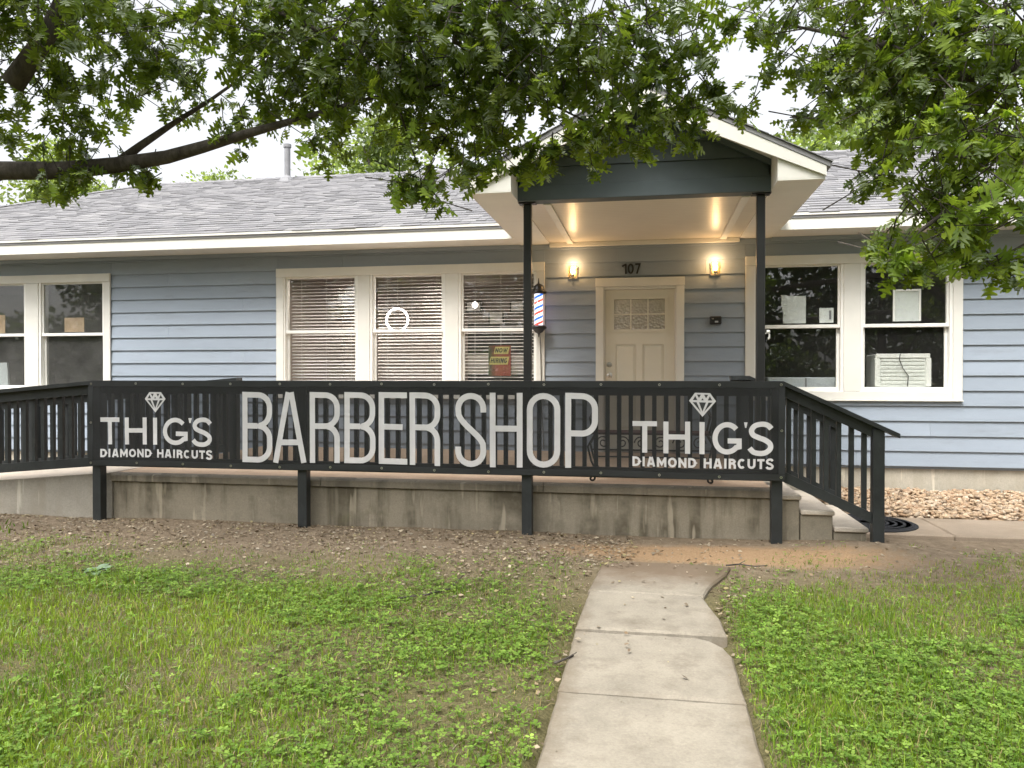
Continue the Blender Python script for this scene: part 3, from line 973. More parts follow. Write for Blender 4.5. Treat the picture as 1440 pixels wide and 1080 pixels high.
# ------------------------------------------------------------------ railings
def rail_run(name, label, y, pts_top, posts, pickets, cap_over=(0.03, .03), low=.10, group=None, lowrail=True):
    """railing along X at depth y. pts_top: [(x, z of cap top)...] piecewise; rail height from zt(x)."""
    xs = [p[0] for p in pts_top]; zs = [p[1] for p in pts_top]
    zt = lambda x: float(np.interp(x, xs, zs)) if xs[0] <= x <= xs[-1] else (zs[0] + (x - xs[0]) * (zs[1] - zs[0]) / (xs[1] - xs[0]) if x < xs[0] else zs[-1] + (x - xs[-1]) * (zs[-1] - zs[-2]) / (xs[-1] - xs[-2]))
    root = empty(name, ((xs[0] + xs[-1]) / 2, y, 0), label, 'railing', group)
    RH = .83
    for k in range(len(xs) - 1):
        a, b = xs[k] - (cap_over[0] if k == 0 else 0), xs[k + 1] + (cap_over[1] if k == len(xs) - 2 else 0)
        MB().prism([(a, zt(a) - .036), (b, zt(b) - .036), (b, zt(b)), (a, zt(a))], 1, y - .075, y + .065).build('cap_rail', M['rail'], root)
        a, b = xs[k], xs[k + 1]
        MB().prism([(a, zt(a) - .125), (b, zt(b) - .125), (b, zt(b) - .037), (a, zt(a) - .037)], 1, y - .019, y + .019).build('top_rail', M['rail'], root)
        MB().prism([(a, zt(a) - RH), (b, zt(b) - RH), (b, zt(b) - RH + .088), (a, zt(a) - RH + .088)], 1, y - .0195, y + .0195).build('bottom_rail', M['rail'], root)
    for (x, zb, yoff) in posts:
        MB().bbox(x - .0445, x + .0445, y + yoff - .0445, y + yoff + .0445, zb, zt(x) - .0375, .004).build('post', M['rail'], root)
    me = None
    for x in pickets:
        h0, h1 = zt(x) - RH + .03, zt(x) - .06
        o = MB().box(x - .0185, x + .0185, y + .0196, y + .056, h0, h1).build('picket', M['rail'], root)
    return root


RY, RT = 6.655, 1.355
P = [-5.264, -3.138, -1.045, 1.044]
def spaced(a, b, d, avoid=()):
    n = round((b - a) / d)
    return [a + (b - a) * (i + .5) / n for i in range(n)]
pk = []
for a, b in zip(P[:-1], P[1:]): pk += spaced(a + .05, b - .05, .101)
rail_run('porch_railing', 'black wooden picket railing along the porch front behind the banner', RY, [(P[0] - .04, RT), (P[-1] + .045, RT)], [(x, -.06, 0) for x in P], pk, (.0, .0))
# ramp, front side
lz = lambda x: RT + (x - P[0]) / 12.
rp = [-7.36, -9.46, -11.5]
pk = []
for a, b in zip([-11.5, -9.46, -7.36], [-9.46, -7.36, P[0] - .04]): pk += spaced(a + .05, b - .04, .101)
rail_run('ramp_railing', 'black picket railing sloping down along the front of the ramp', RY + .0, [(-11.5, lz(-11.5)), (P[0] - .045, lz(P[0] - .045))], [(x, -.06, 0) for x in rp], pk, (.03, 0))
# ramp, house side, ending with an overhanging cap on the porch
rx1 = -4.62
lz2 = lambda x: 1.375 + (x - rx1) / 12.
pk = []
for a, b in ((-11.4, -9.4), (-9.4, -7.2), (-7.2, -5.9), (-5.9, rx1)): pk += spaced(a + .05, b - .05, .101)
rail_run('ramp_railing', 'black picket railing on the house side of the ramp, cap rising above the banner', 8.02, [(-11.4, lz2(-11.4)), (rx1, lz2(rx1))], [(-11.4, -.05, 0), (-9.4, -.05, 0), (-7.2, -.05, 0), (-5.9, .2, 0), (rx1, .441, 0)], pk, (.03, .06))
# steps, front side
sl = .47
ez = lambda x: RT - (x - 1.09) * sl
pk = spaced(1.10, 1.79, .098)
rail_run('step_railing', 'black picket railing sloping down beside the concrete steps, next to the round mat', RY + .01, [(1.092, ez(1.092)), (1.835, ez(1.835))], [(1.835, .02, 0)], pk, (0, .15))
# steps, house side
ez2 = lambda x: 1.40 - max(0, (x - .98)) * sl
rail_run('step_railing', 'black picket railing on the house side of the steps, partly hidden behind the front one', 7.92, [(.80, 1.40), (.98, 1.40), (1.80, ez2(1.80))], [(.93, .441, -.0), (1.80, .02, 0.06)], spaced(1.0, 1.74, .12), (.0, .12))

# ------------------------------------------------------------------ banner
BY = 6.565
BX0, BX1, BZ0, BZ1 = -5.315, 1.098, .548, 1.352


def bdisp(x, z):
    e = min(abs(x - BX0), abs(x - BX1))
    k = math.exp(-e / .25)
    return .0035 * math.sin(x * 2.3 + 1.3 * z) + .0025 * math.sin(x * 7.1 - z * 4) + k * .006 * math.sin((z - BZ0) * 14 + x * 9)


banner = empty('banner', ((BX0 + BX1) / 2, BY, BZ0), 'long black mesh banner reading BARBER SHOP tied to the porch railing', 'banner')


def bsag(x, z):
    """bottom edge sags a little between ties, top pulls tight"""
    t = (z - BZ0) / (BZ1 - BZ0)
    return -.006 * (1 - t) * (1 + math.sin(x * 3.1)) - .004 * t * math.sin(x * 6.28 / .68) ** 2


def bgrid(x0, x1, z0, z1, off, nxx, nzz):
    vs, fs = [], []
    for i in range(nxx + 1):
        for j in range(nzz + 1):
            x, zz = x0 + (x1 - x0) * i / nxx, z0 + (z1 - z0) * j / nzz
            vs.append((x, BY + bdisp(x, zz) - off, zz + bsag(x, zz)))
    for i in range(nxx):
        for j in range(nzz):
            a = i * (nzz + 1) + j
            fs.append((a, a + nzz + 1, a + nzz + 2, a + 1))
    return MB().add(vs, fs)


bgrid(BX0, BX1, BZ0, BZ1, 0, 160, 20).build('mesh_fabric', M['banner'], banner, True, False)
bgrid(BX0, BX1, BZ1 - .05, BZ1 + .001, .002, 160, 2).build('hem', M['hem'], banner, True, False)
bgrid(BX0, BX1, BZ0 - .001, BZ0 + .05, .002, 160, 2).build('hem', M['hem'], banner, True, False)
bgrid(BX0 - .001, BX0 + .05, BZ0 + .052, BZ1 - .052, .002, 2, 16).build('hem', M['hem'], banner, True, False)
bgrid(BX1 - .05, BX1 + .001, BZ0 + .052, BZ1 - .052, .002, 2, 16).build('hem', M['hem'], banner, True, False)
gm = MB()
vs, fs = [], []
for r, yy in ((.011, 0), (.011, -.003), (.005, -.003), (.005, 0)):
    for t in range(12): vs.append((r * math.cos(t * math.pi / 6), yy, r * math.sin(t * math.pi / 6)))
for i in range(3):
    for t in range(12): fs.append((i * 12 + t, i * 12 + (t + 1) % 12, (i + 1) * 12 + (t + 1) % 12, (i + 1) * 12 + t))
gme = bpy.data.meshes.new('grommet'); gme.from_pydata(vs, [], fs); gme.materials.append(M['metal'])
for i in range(14):
    x = BX0 + .03 + (BX1 - BX0 - .06) * i / 13
    for zz in (BZ0 + .025, BZ1 - .025):
        link('grommet', gme, banner, (x, BY + bdisp(x, zz) - .003, zz + bsag(x, zz)))
for x in (BX0 + .025, BX1 - .025):
    link('grommet', gme, banner, (x, BY + bdisp(x, .95) - .003, .95))


SURF = [lambda x, z: (BY + bdisp(x, z) - .0028, bsag(x, z))]


def stroke(mb, pts, w, closed=False, layer=0):
    """flat ribbon of width w along a 2-D path (x, z)"""
    P_ = [Vector(p) for p in pts]
    n = len(P_)
    L, R = [], []
    for i in range(n):
        a = P_[(i - 1) % n] if (closed or i) else None
        b = P_[(i + 1) % n] if (closed or i < n - 1) else None
        d1 = (P_[i] - a).normalized() if a is not None else (b - P_[i]).normalized()
        d2 = (b - P_[i]).normalized() if b is not None else d1
        n1, n2 = Vector((-d1.y, d1.x)), Vector((-d2.y, d2.x))
        m = (n1 + n2)
        m = m / max(.35, m.length_squared) * 2 if m.length > 1e-6 else n1
        L.append(P_[i] + m * w / 2); R.append(P_[i] - m * w / 2)
    vs = []
    for p in L + R:
        sy_, sz_ = SURF[-1](p.x, p.y)
        vs.append((p.x, sy_ - layer * .0004, p.y + sz_))
    fs = [(i, (i + 1) % n, n + (i + 1) % n, n + i) for i in range(n if closed else n - 1)]
    mb.add(vs, fs)


def arc(cx, cy, rx, ry, a0, a1, n=10):
    return [(cx + rx * math.cos(math.radians(a0 + (a1 - a0) * i / n)), cy + ry * math.sin(math.radians(a0 + (a1 - a0) * i / n))) for i in range(n + 1)]


def sub(p, q, n=6):
    return [(p[0] + (q[0] - p[0]) * i / n, p[1] + (q[1] - p[1]) * i / n) for i in range(n + 1)]


def letter(ch, x, z, w, h, t):
    mb = MB(); a = t / 2
    T = lambda pts: [(x + p[0], z + p[1]) for p in pts]
    st = lambda pts, c=False, l=0, ww=None: stroke(mb, T(pts), ww or t, c, l)
    r = w * .40
    m = h * .52
    if ch == 'B':
        st(sub((a, a), (a, h - a)) [:-1] + [(a, h - a)] + arc(w - a - r, h - a - r, r, r, 90, 0) + arc(w - a - r, m + r, r, r, 0, -90)[:-1] +
           [(w - a - r * .95, m)] + arc(w - a - r + .003, m - r, r, r, 85, 0) + arc(w - a - r + .003, a + r, r, r, 0, -90), True)
        st([(t, m), (w - a - r, m)], l=1)
    elif ch == 'A':
        st(sub((a * 1.05, 0), (w / 2 - t * .28, h)), l=0, ww=t); st(sub((w - a * 1.05, 0), (w / 2 + t * .28, h)), l=1)
        st([(w * .24, h * .29), (w * .76, h * .29)], l=2)
    elif ch == 'R':
        st(sub((a, 0), (a, h)))
        st([(t, h - a)] + arc(w - a - r, h - a - r, r, r, 90, 0) + arc(w - a - r, m + r, r, r, 0, -90) + [(t, m)], l=1)
        st(arc(w - a - r, m - r, r, r, 80, 0) + [(w - a, 0)], l=2)
    elif ch == 'P':
        m = h * .46
        st(sub((a, 0), (a, h)))
        st([(t, h - a)] + arc(w - a - r, h - a - r, r, r, 90, 0) + arc(w - a - r, m + r, r, r, 0, -90) + [(t, m)], l=1)
    elif ch == 'E':
        st(sub((a, 0), (a, h)))
        st([(t, h - a), (w, h - a)], l=1); st([(t, m), (w * .84, m)], l=1); st([(t, a), (w, a)], l=1)
    elif ch == 'D':
        r = min(w - t, h * .5 - a)
        st([(a, a), (a, h - a)] + arc(w - a - r, h - a - r, r, r, 90, 0) + arc(w - a - r, a + r, r, r, 0, -90), True)
    elif ch == 'M':
        st([(a, 0), (a, h)]); st([(w - a, 0), (w - a, h)])
        st([(a, h - a * .6), (w / 2, h * .30), (w - a, h - a * .6)], l=1)
    elif ch == 'N':
        st([(a, 0), (a, h)]); st([(w - a, 0), (w - a, h)]); st([(a, h - a * .8), (w - a, a * .8)], l=1)
    elif ch == 'U':
        r = w / 2 - a
        st([(a, h)] + arc(w / 2, a + r, r, r, 180, 360, 12) + [(w - a, h)])
    elif ch == 'W':
        st([(a, h), (w * .28, a * .6), (w / 2, h * .8), (w * .72, a * .6), (w - a, h)])
    elif ch == 'C':
        st(arc(w / 2, h / 2, w / 2 - a, h / 2 - a, 48, 312, 24))
    elif ch == 'o' or ch == '0':
        st(arc(w / 2, h / 2, w / 2 - a, h / 2 - a, 0, 354, 30), True)
    elif ch == '1':
        st([(w - a, 0), (w - a, h)]); st([(0, h * .74), (w - a, h - a)], l=1)
    elif ch == '7':
        st([(0, h - a), (w - a, h - a), (w * .30, 0)])
    elif ch == 'H':
        st(sub((a, 0), (a, h))); st(sub((w - a, 0), (w - a, h))); st([(t, m), (w - t, m)], l=1)
    elif ch == 'I':
        st(sub((a, 0), (a, h)))
    elif ch == 'T':
        st([(0, h - a), (w, h - a)]); st(sub((w / 2, 0), (w / 2, h - t)))
    elif ch == 'O':
        r = w / 2 - a
        st(arc(w / 2, h - a - r, r, r, 0, 180, 14) + arc(w / 2, a + r, r, r, 180, 360, 14), True)
    elif ch == 'S':
        r = w / 2 - a
        top = [(w - a, h * .735)] + arc(w / 2, h - a - r, r, r, 0, 180, 14)
        mid = []
        y0_, y1_ = h * .74, h * .27
        for i in range(1, 12):
            k = i / 12; e = k * k * (3 - 2 * k)
            mid.append((a + (w - 2 * a) * e, y0_ + (y1_ - y0_) * k))
        st(top + mid + arc(w / 2, a + r, r, r, 0, -180, 14) + [(a, h * .27)])
    elif ch == 'G':
        rx, rz = w / 2 - a, h / 2 - a
        pts = arc(w / 2, h / 2, rx, rz, 42, 318, 30)
        st(pts + [(w - a * 1.1, h * .24), (w - a * 1.1, h * .50)])
        st([(w * .52, h * .5 - a), (w - a * 2.1, h * .5 - a)], l=1)
    elif ch == 's':
        P0 = [(.93, .80), (.78, .91), (.55, .945), (.28, .90), (.13, .76), (.19, .62), (.42, .53), (.66, .46), (.87, .34), (.88, .19), (.70, .07), (.45, .045), (.20, .09), (.05, .21)]
        P0 = [Vector((p[0] * w, p[1] * h)) for p in P0]
        out = []
        for i in range(len(P0) - 1):
            p0, p1, p2, p3 = P0[max(i - 1, 0)], P0[i], P0[i + 1], P0[min(i + 2, len(P0) - 1)]
            for k in range(4):
                s = k / 4
                out.append(.5 * ((2 * p1) + (-p0 + p2) * s + (2 * p0 - 5 * p1 + 4 * p2 - p3) * s * s + (-p0 + 3 * p1 - 3 * p2 + p3) * s ** 3))
        out.append(P0[-1])
        st(out)
    elif ch == "'":
        vs = [(x, z + h), (x + w, z + h), (x + w * .68, z), (x + w * .3, z)]
        mb.add([(p[0], BY + bdisp(*p) - .0028, p[1] + bsag(*p)) for p in vs], [(0, 1, 2, 3)])
    return mb


big = [('B', 341, 382.5), ('A', 384, 431), ('R', 435.5, 477.5), ('B', 484, 527.5), ('E', 532.5, 572.5), ('R', 576, 619), ('S', 640.5, 684), ('H', 689, 735), ('O', 741, 788), ('P', 795, 841)]
for ch, a, b in big:
    xa, xb = wx(a, BY), wx(b, BY)
    letter(ch, xa, .612, xb - xa, .642, .051).build('letter', M['print'], banner, False, False)


def diamond(cx, z0, w, h):
    """cut-gem emblem: silver outline and facet lines with dark openings"""
    hw = w / 2; zg = z0 + h * .66; zt = z0 + h
    def poly(pts, l, nm, m, par):
        return MB().add([(p[0], BY + bdisp(*p) - .0028 - .0006 * l, p[1] + bsag(*p)) for p in pts], [tuple(range(len(pts)))]).build(nm, m, par, False, False)
    root = poly([(cx, z0), (cx + hw, zg), (cx + hw * .56, zt), (cx - hw * .56, zt), (cx - hw, zg)], 0, 'diamond_emblem', M['print'], banner)
    def tri(pts): poly(pts, 1, 'facet', M['printdark'], root)
    g = h * .055
    zb = zg - g
    tri([(cx - hw * .74, zb), (cx - hw * .12, z0 + h * .20), (cx - hw * .44, zb)])
    tri([(cx + hw * .74, zb), (cx + hw * .44, zb), (cx + hw * .12, z0 + h * .20)])
    tri([(cx - hw * .26, zb), (cx, z0 + h * .22), (cx + hw * .26, zb)])
    for s in (-1, 1):
        tri([(cx + s * hw * .72, zg + g * .6), (cx + s * hw * .38, zg + g * .6), (cx + s * hw * .54, zt - h * .13)])
        tri([(cx + s * hw * .42, zt - h * .07), (cx + s * hw * .12, zt - h * .07), (cx + s * hw * .26, zg + h * .12)])
    tri([(cx - hw * .10, zg + g * .6), (cx + hw * .10, zg + g * .6), (cx, zg + h * .12)])


WID = {'I': .40, 'M': 1.18, 'W': 1.35, 'T': .86, 'R': .88, 'B': .88, 's': .82, 'C': .98, 'G': 1.0, 'o': 1.08, 'D': 1.0, 'N': 1.0, 'U': .95, 'A': 1.05, 'H': .98, ' ': .50}


def words(body, x0, x1, z0, z1, t, name, m, parent, gap=.16, slant=0, surf=None):
    """a line of stroke lettering fitted to a rectangle, one part per letter"""
    if surf: SURF.append(surf)
    tot = sum(WID[c] for c in body) + gap * (len(body) - 1)
    k = (x1 - x0) / tot
    x = x0
    for c in body:
        w = WID[c] * k
        if c != ' ':
            mb = letter(c, x + (w - t if c == 'I' else 0) * .5, z0, t if c == 'I' else w, z1 - z0, t)
            if slant: mb.v = [(p[0] + (p[2] - z0) * slant, p[1], p[2]) for p in mb.v]
            mb.build(name, m, parent, False, False)
        x += w + gap * k
    if surf: SURF.pop()


for (cols, zb, hcap, dz0, dz1, dia) in (
        ([('T', 141, 168), ('H', 175.5, 206), ('I', 215, 222), ('G', 229, 264.5), ("'", 265.2, 270), ('s', 270.7, 298)], .749, .257, .627, .706, (204, 233, 1.056, .192)),
        ([('T', 889.6, 924), ('H', 933, 970.7), ('I', 983.7, 991), ('G', 1002, 1043.6), ("'", 1046.5, 1051.4), ('s', 1052.6, 1087.4)], .756, .265, .641, .722, (969, 1007, 1.064, .196))):
    for ch, a, b in cols:
        xa, xb = wx(a, BY), wx(b, BY)
        if ch == "'": letter(ch, xa, zb + hcap - .045, xb - xa, .045, .04).build('letter', M['print'], banner, False, False)
        else: letter(ch, xa, zb, xb - xa, hcap, .042).build('letter', M['print'], banner, False, False)
    words('DIAMoND HAIRCUTs', wx(cols[0][1], BY), wx(cols[-1][2], BY), dz0, dz1, .0185, 'letter', M['print'], banner, .20)
    da, db = wx(dia[0], BY), wx(dia[1], BY)
    diamond((da + db) / 2, dia[2], db - da, dia[3])

# ------------------------------------------------------------------ things on and by the porch
# wrought-iron bench behind the banner
bx0, bx1, by0, by1 = -.52, .56, 6.93, 7.30
bench = empty('bench', ((bx0 + bx1) / 2, 7.1, FLOOR), 'dark wrought iron bench with maroon seat and scrolled feet on the porch', 'bench')
for i in range(5):
    y = by0 + .035 + i * .066
    MB().bbox(bx0, bx1, y, y + .054, FLOOR + .43, FLOOR + .452, .004).build('seat_slat', M['maroon'], bench)


def scroll(cx, cz, r0, turns, start, n=22, flip=1):
    return [(cx + flip * (r0 * (1 - .75 * i / n)) * math.cos(start + turns * 2 * math.pi * i / n), cz + (r0 * (1 - .75 * i / n)) * math.sin(start + turns * 2 * math.pi * i / n)) for i in range(n + 1)]


for (x, s) in ((bx0 + .03, -1), (bx1 - .03, 1)):
    for y in (by0 + .03, by1 - .03):
        pts = [(x - s * .01, FLOOR + .428), (x + s * .05, FLOOR + .32), (x + s * .02, FLOOR + .19), (x - s * .03, FLOOR + .09), (x - s * .012, FLOOR + .035)]
        pts += [(p[0] + s * .012, p[1]) for p in scroll(x, FLOOR + .036, .026, .8, math.pi, flip=s)]
        MB().tube([(p[0], y, max(p[1], FLOOR + .011)) for p in pts], .010, 6).build('leg', M['iron'], bench, True)
    MB().tube([(x, by0 + .03, FLOOR + .453), (x + s * .03, by0 + .02, FLOOR + .58), (x, by0 + .1, FLOOR + .64), (x, by1 - .1, FLOOR + .64), (x + s * .03, by1 - .02, FLOOR + .58), (x, by1 - .03, FLOOR + .453)], .011, 6).build('arm_rest', M['iron'], bench, True)
ap = MB()
for i in range(6):
    cx = bx0 + .12 + i * (bx1 - bx0 - .24) / 5
    ap.tube([(p[0], by0 + .03, p[1]) for p in scroll(cx, FLOOR + .36, .06, 1.4, 0, flip=1 if i % 2 else -1)], .006, 5)
ap.tube([(bx0 + .02, by0 + .03, FLOOR + .295), (bx1 - .02, by0 + .03, FLOOR + .295)], .008, 5)
ap.build('scroll_apron', M['iron'], bench, True)
MB().tube([(bx0 + .03, by1 - .03, FLOOR + .2), (bx1 - .03, by1 - .03, FLOOR + .2)], .008, 6).build('stretcher', M['iron'], bench, True)

# barber pole
q = N('barber pole stripes')
tc = q.n('TexCoord')
sp = q.n('SeparateXYZ'); q.l(tc.outputs['Object'], sp.inputs[0])
an = q.math('ARCTAN2', sp.outputs[1], sp.outputs[0])
ph = q.math('FRACT', q.math('ADD', q.math('MULTIPLY', an, -1 / (2 * math.pi)), q.math('MULTIPLY', sp.outputs[2], 7.2)))
cc = q.ramp(ph, [(0, (.75, .80, 1.0)), (.25, (.75, .06, .04)), (.47, (.75, .80, 1.0)), (.73, (.02, .10, .55)), (.95, (.75, .80, 1.0))])
for n_ in q.t.nodes:
    if n_.bl_idname == 'ShaderNodeValToRGB': n_.color_ramp.interpolation = 'CONSTANT'
em = q.n('Emission'); em.inputs[1].default_value = 1.15
q.l(cc, em.inputs[0])
M['stripes'] = q.done(em.outputs[0])
bpx, bpz, bpy_ = wx(757.5, 9.62), 2.235, 9.62
pole = empty('barber_pole', (bpx, bpy_, bpz - .3), 'lit barber pole with red, white and blue stripes on the window casing', 'barber pole')
MB().lathe([(.052, -.19), (.052, .205)], bpx, bpy_, bpz, 24).build('striped_cylinder', M['stripes'], pole, True)
MB().lathe([(.066, -.192), (.066, .207)], bpx, bpy_, bpz, 24).build('glass_tube', M['lampglass'], pole, True)
MB().lathe([(.072, .200), (.098, .208), (.102, .232), (.080, .246), (.070, .262), (.066, .285), (.050, .312), (.026, .328), (.012, .336), (.009, .36), (.005, .40), (.001, .405)], bpx, bpy_, bpz, 24).build('top_cap', M['plasticblack'], pole, True)
MB().lathe([(.001, -.345), (.006, -.335), (.010, -.305), (.022, -.295), (.050, -.28), (.066, -.258), (.080, -.245), (.102, -.232), (.098, -.21), (.072, -.195)], bpx, bpy_, bpz, 24).build('bottom_cap', M['plasticblack'], pole, True)
for zz in (-.235, .225):
    MB().bbox(bpx - .025, bpx + .025, bpy_ + .09, WY - .059, bpz + zz - .015, bpz + zz + .015, .003).build('bracket', M['plasticblack'], pole)
cd = MB()
cx = bpx
cd.tube([(cx, 9.70, bpz - .236), (cx + .005, 9.722, bpz - .36), (cx + .012, 9.728, bpz - .6), (cx + .018, 9.73, 1.35), (cx + .02, 9.73, 1.13), (cx + .03, 9.735, .9), (cx + .05, 9.74, .46)], .006, 6)
tag(cd.build('power_cord', M['cord'], None, True), 'thin power cord hanging down the window casing below the barber pole', 'cord')

# wall lamps either side of the door
for (px, py, lab) in ((805, 383, 'lit glass wall lamp between the barber pole and the front door'), (1006, 378, 'lit glass wall lamp above the small black box beside the door')):
    X = wx(px, 9.66); Z = EYE + (530 - py) / FPX * 9.66 / ((px - 720) / FPX * SN + CS)
    lamp = empty('wall_lamp', (X, WY - .04, Z - .08), lab, 'wall lamp', 'wall lamps beside the front door')
    MB().bbox(X - .055, X + .055, WY - .052, WY - .0365, Z - .075, Z + .085, .004).build('back_plate', M['metal'], lamp)
    MB().tube([(X, WY - .05, Z - .05), (X, WY - .10, Z - .055), (X, WY - .13, Z - .05)], .008, 6).build('arm', M['metal'], lamp, True)
    MB().lathe([(.022, -.055), (.026, -.03), (.018, -.022)], X, WY - .135, Z, 12).build('bulb_socket', M['metal'], lamp, True)
    MB().lathe([(.008, -.022), (.020, -.004), (.027, .018), (.022, .038), (.008, .05)], X, WY - .135, Z, 14).build('bulb', M['bulb'], lamp, True)
    gs = MB()
    a = .052
    for (x0_, x1_, y0_, y1_) in ((-a, a, -a, -a + .003), (-a, a, a - .003, a), (-a, -a + .003, -a + .0031, a - .0031), (a - .003, a, -a + .0031, a - .0031)):
        gs.box(X + x0_, X + x1_, WY - .135 + y0_, WY - .135 + y1_, Z - .06, Z + .085)
    gs.build('glass_shade', M['lampglass'], lamp)
    pl = bpy.data.lights.new('bulb_light', 'POINT')
    pl.energy = 1.7; pl.color = (1.0, .62, .30); pl.shadow_soft_size = .03
    lo_ = bpy.data.objects.new('bulb_light', pl); COL.objects.link(lo_)
    lo_.parent = lamp; lo_.location = Vector((X, WY - .135, Z + .1)) - bpy_world[lamp.name]

# house number, digit by digit
hn = empty('house_number', (wx(887, 9.75), WY - .035, 2.67), 'dark house number 107 above the front door', 'house number')
for i, (d, a, b) in enumerate((('1', 874.5, 881), ('0', 882.5, 891), ('7', 893, 900.5))):
    SURF.append(lambda x, z: (WY - .048, 0))
    xa, xb = wx(a, 9.76), wx(b, 9.76)
    m_ = letter(d, xa, 2.683, xb - xa, .129, .02)
    SURF.pop()
    n = len(m_.v)                       # give the flat digit its thickness
    fr_ = list(m_.f)
    m_.v += [(p[0], WY - .030, p[2]) for p in m_.v]
    ed_ = {}
    for fc in fr_:
        for u_, v_ in zip(fc, fc[1:] + fc[:1]): ed_[u_, v_] = 1
    m_.f += [tuple(i + n for i in fc)[::-1] for fc in fr_] + [(v_, u_, u_ + n, v_ + n) for (u_, v_) in ed_ if (v_, u_) not in ed_]
    m_.build('digit', M['number'], hn, False, False)
# small black box with a display
kx, kz = wx(1006, 9.74), 2.085
kb = MB().bbox(kx - .072, kx + .072, WY - .085, WY - .036, kz - .05, kz + .05, .012).build('doorbell_camera', M['plasticblack'])
tag(kb, 'small black box with a lens on the siding between door and window', 'camera')
MB().lathe([(.016, 0), (.016, .006), (.010, .008)], 0, 0, 0, 12)
for (ox, oz, r, m_) in ((-.035, .018, .012, 'metal'), (.01, -.018, .02, 'greyplastic')):
    MB().bbox(kx + ox - r, kx + ox + r, WY - .089, WY - .0852, kz + oz - r * .5, kz + oz + r * .5, .002).build('lens' if m_ == 'metal' else 'display', M[m_], kb)
# white hook on the right porch post
hk = MB().tube([(1.062, 7.43, 1.79), (1.085, 7.42, 1.80), (1.10, 7.42, 1.785), (1.10, 7.42, 1.75), (1.088, 7.42, 1.735)], .008, 6)
hk.lathe([(.004, 0), (.018, .01), (.018, .028), (.006, .035)], 1.09, 7.42, 1.79, 8)
tag(hk.build('hook', M['vinyl'], None, True), 'small white hook fixed to the black porch post', 'hook')

# round rubber mat
mat_o = empty('door_mat', (2.03, 7.68, .012), 'round black rubber mat on the path at the foot of the steps', 'mat')
MB().lathe([(.425, 0), (.425, .008), (.41, .014), (.02, .014)], 2.03, 7.68, .013, 40).build('mat_base', M['rubber'], mat_o)
for r in (.38, .31, .24, .17, .10):
    MB().lathe([(r + .014, 0), (r + .010, .006), (r - .010, .006), (r - .014, 0)], 2.03, 7.68, .0272, 36).build('raised_ring', M['rubber'], mat_o)

# ------------------------------------------------------------------ in the windows
def blind(x0, x1, z0, z1, tilt, lab):
    root = empty('window_blind', ((x0 + x1) / 2, 10.0, z0), lab, 'blind', 'blinds in the shop windows')
    MB().bbox(x0, x1, 9.965, 10.02, z1 - .04, z1, .004).build('head_rail', M['blind'], root)
    MB().bbox(x0, x1, 9.975, 10.01, z0, z0 + .018, .004).build('bottom_rail', M['blind'], root)
    mb = MB(); n = int((z1 - z0 - .07) / .045)
    ca, sa = math.cos(tilt) * .026, math.sin(tilt) * .026
    for i in range(n):
        zc = z0 + .04 + i * .045 + random.uniform(-.002, .002)
        dz = random.uniform(-.002, .002)
        mb.add([(x0, 9.993 - ca, zc - sa), (x1, 9.993 - ca, zc - sa + dz), (x1, 9.993, zc + .002 + dz), (x0, 9.993, zc + .002), (x1, 9.993 + ca, zc + sa + dz), (x0, 9.993 + ca, zc + sa)], [(0, 1, 2, 3), (3, 2, 4, 5)])
    tag(mb.build('slats', M['blind'], root, False, False), kind='stuff')
    for t in (.15, .5, .85):
        x = x0 + (x1 - x0) * t
        MB().box(x - .002, x + .002, 9.962, 9.964, z0, z1 - .04).build('ladder_cord', M['blind'], root)


blind(-4.88, -3.85, 1.21, 2.78, .38, 'horizontal blind with half closed slats in the window beside the blue siding')
blind(-3.63, -2.65, 1.21, 2.78, .40, 'horizontal blind with half closed slats behind the lit ring')
blind(-2.42, -1.42, 1.21, 2.78, .24, 'horizontal blind with open slats behind the NOW HIRING sign')
# ring light hung in the window
c = at(560, 450, 9.95)
ring = empty('ring_light', (c.x, 9.93, c.z - .16), 'glowing white LED ring hung behind the middle shop window', 'ring light')
MB().tube([(c.x + .150 * math.cos(t * math.pi / 24), 9.925, c.z + .150 * math.sin(t * math.pi / 24)) for t in range(49)], .016, 8, False).build('ring_housing', M['vinyl'], ring, True)
for k in range(26):
    t = k * math.pi / 13
    MB().lathe([(.002, -.011), (.009, -.008), (.012, 0), (.009, .008), (.002, .011)], c.x + .150 * math.cos(t), 9.909, c.z + .150 * math.sin(t), 8).build('led', M['ringled'], ring, True)
MB().tube([(c.x, 9.926, c.z + .166), (c.x, 9.93, PZ1 + .04)], .002, 5).build('hanging_cord', M['vinyl'], ring)
# NOW HIRING poster on the inside of the glass
hx0, hx1, hz0, hz1 = wx(687, 9.87), wx(718.5, 9.87), 1.405, 1.80
q = N('poster print')
tc = q.n('TexCoord'); s_ = q.n('SeparateXYZ'); q.l(tc.outputs['Generated'], s_.inputs[0])
cc = q.ramp(s_.outputs[0], [(0, (.045, .075, .04)), (.2, (.10, .05, .03)), (.5, (.20, .045, .03)), (1, (.18, .04, .03))])
M['poster'] = q.done(q.bsdf(q.mix(cc, (.24, .05, .035), q.ramp(q.noise(9, 4), [(.45, (0, 0, 0)), (.6, (.5, .5, .5))])), .5))
M['posteryellow'] = paint('poster yellow', (.42, .37, .13), .5, .08, 8, .02, 30, 0)
sg = empty('hiring_sign', ((hx0 + hx1) / 2, 9.86, hz0), 'red and yellow NOW HIRING sign in the shop window', 'sign')
MB().box(hx0, hx1, 9.864, 9.867, hz0, hz1).build('sign_board', M['poster'], sg)
w_ = hx1 - hx0
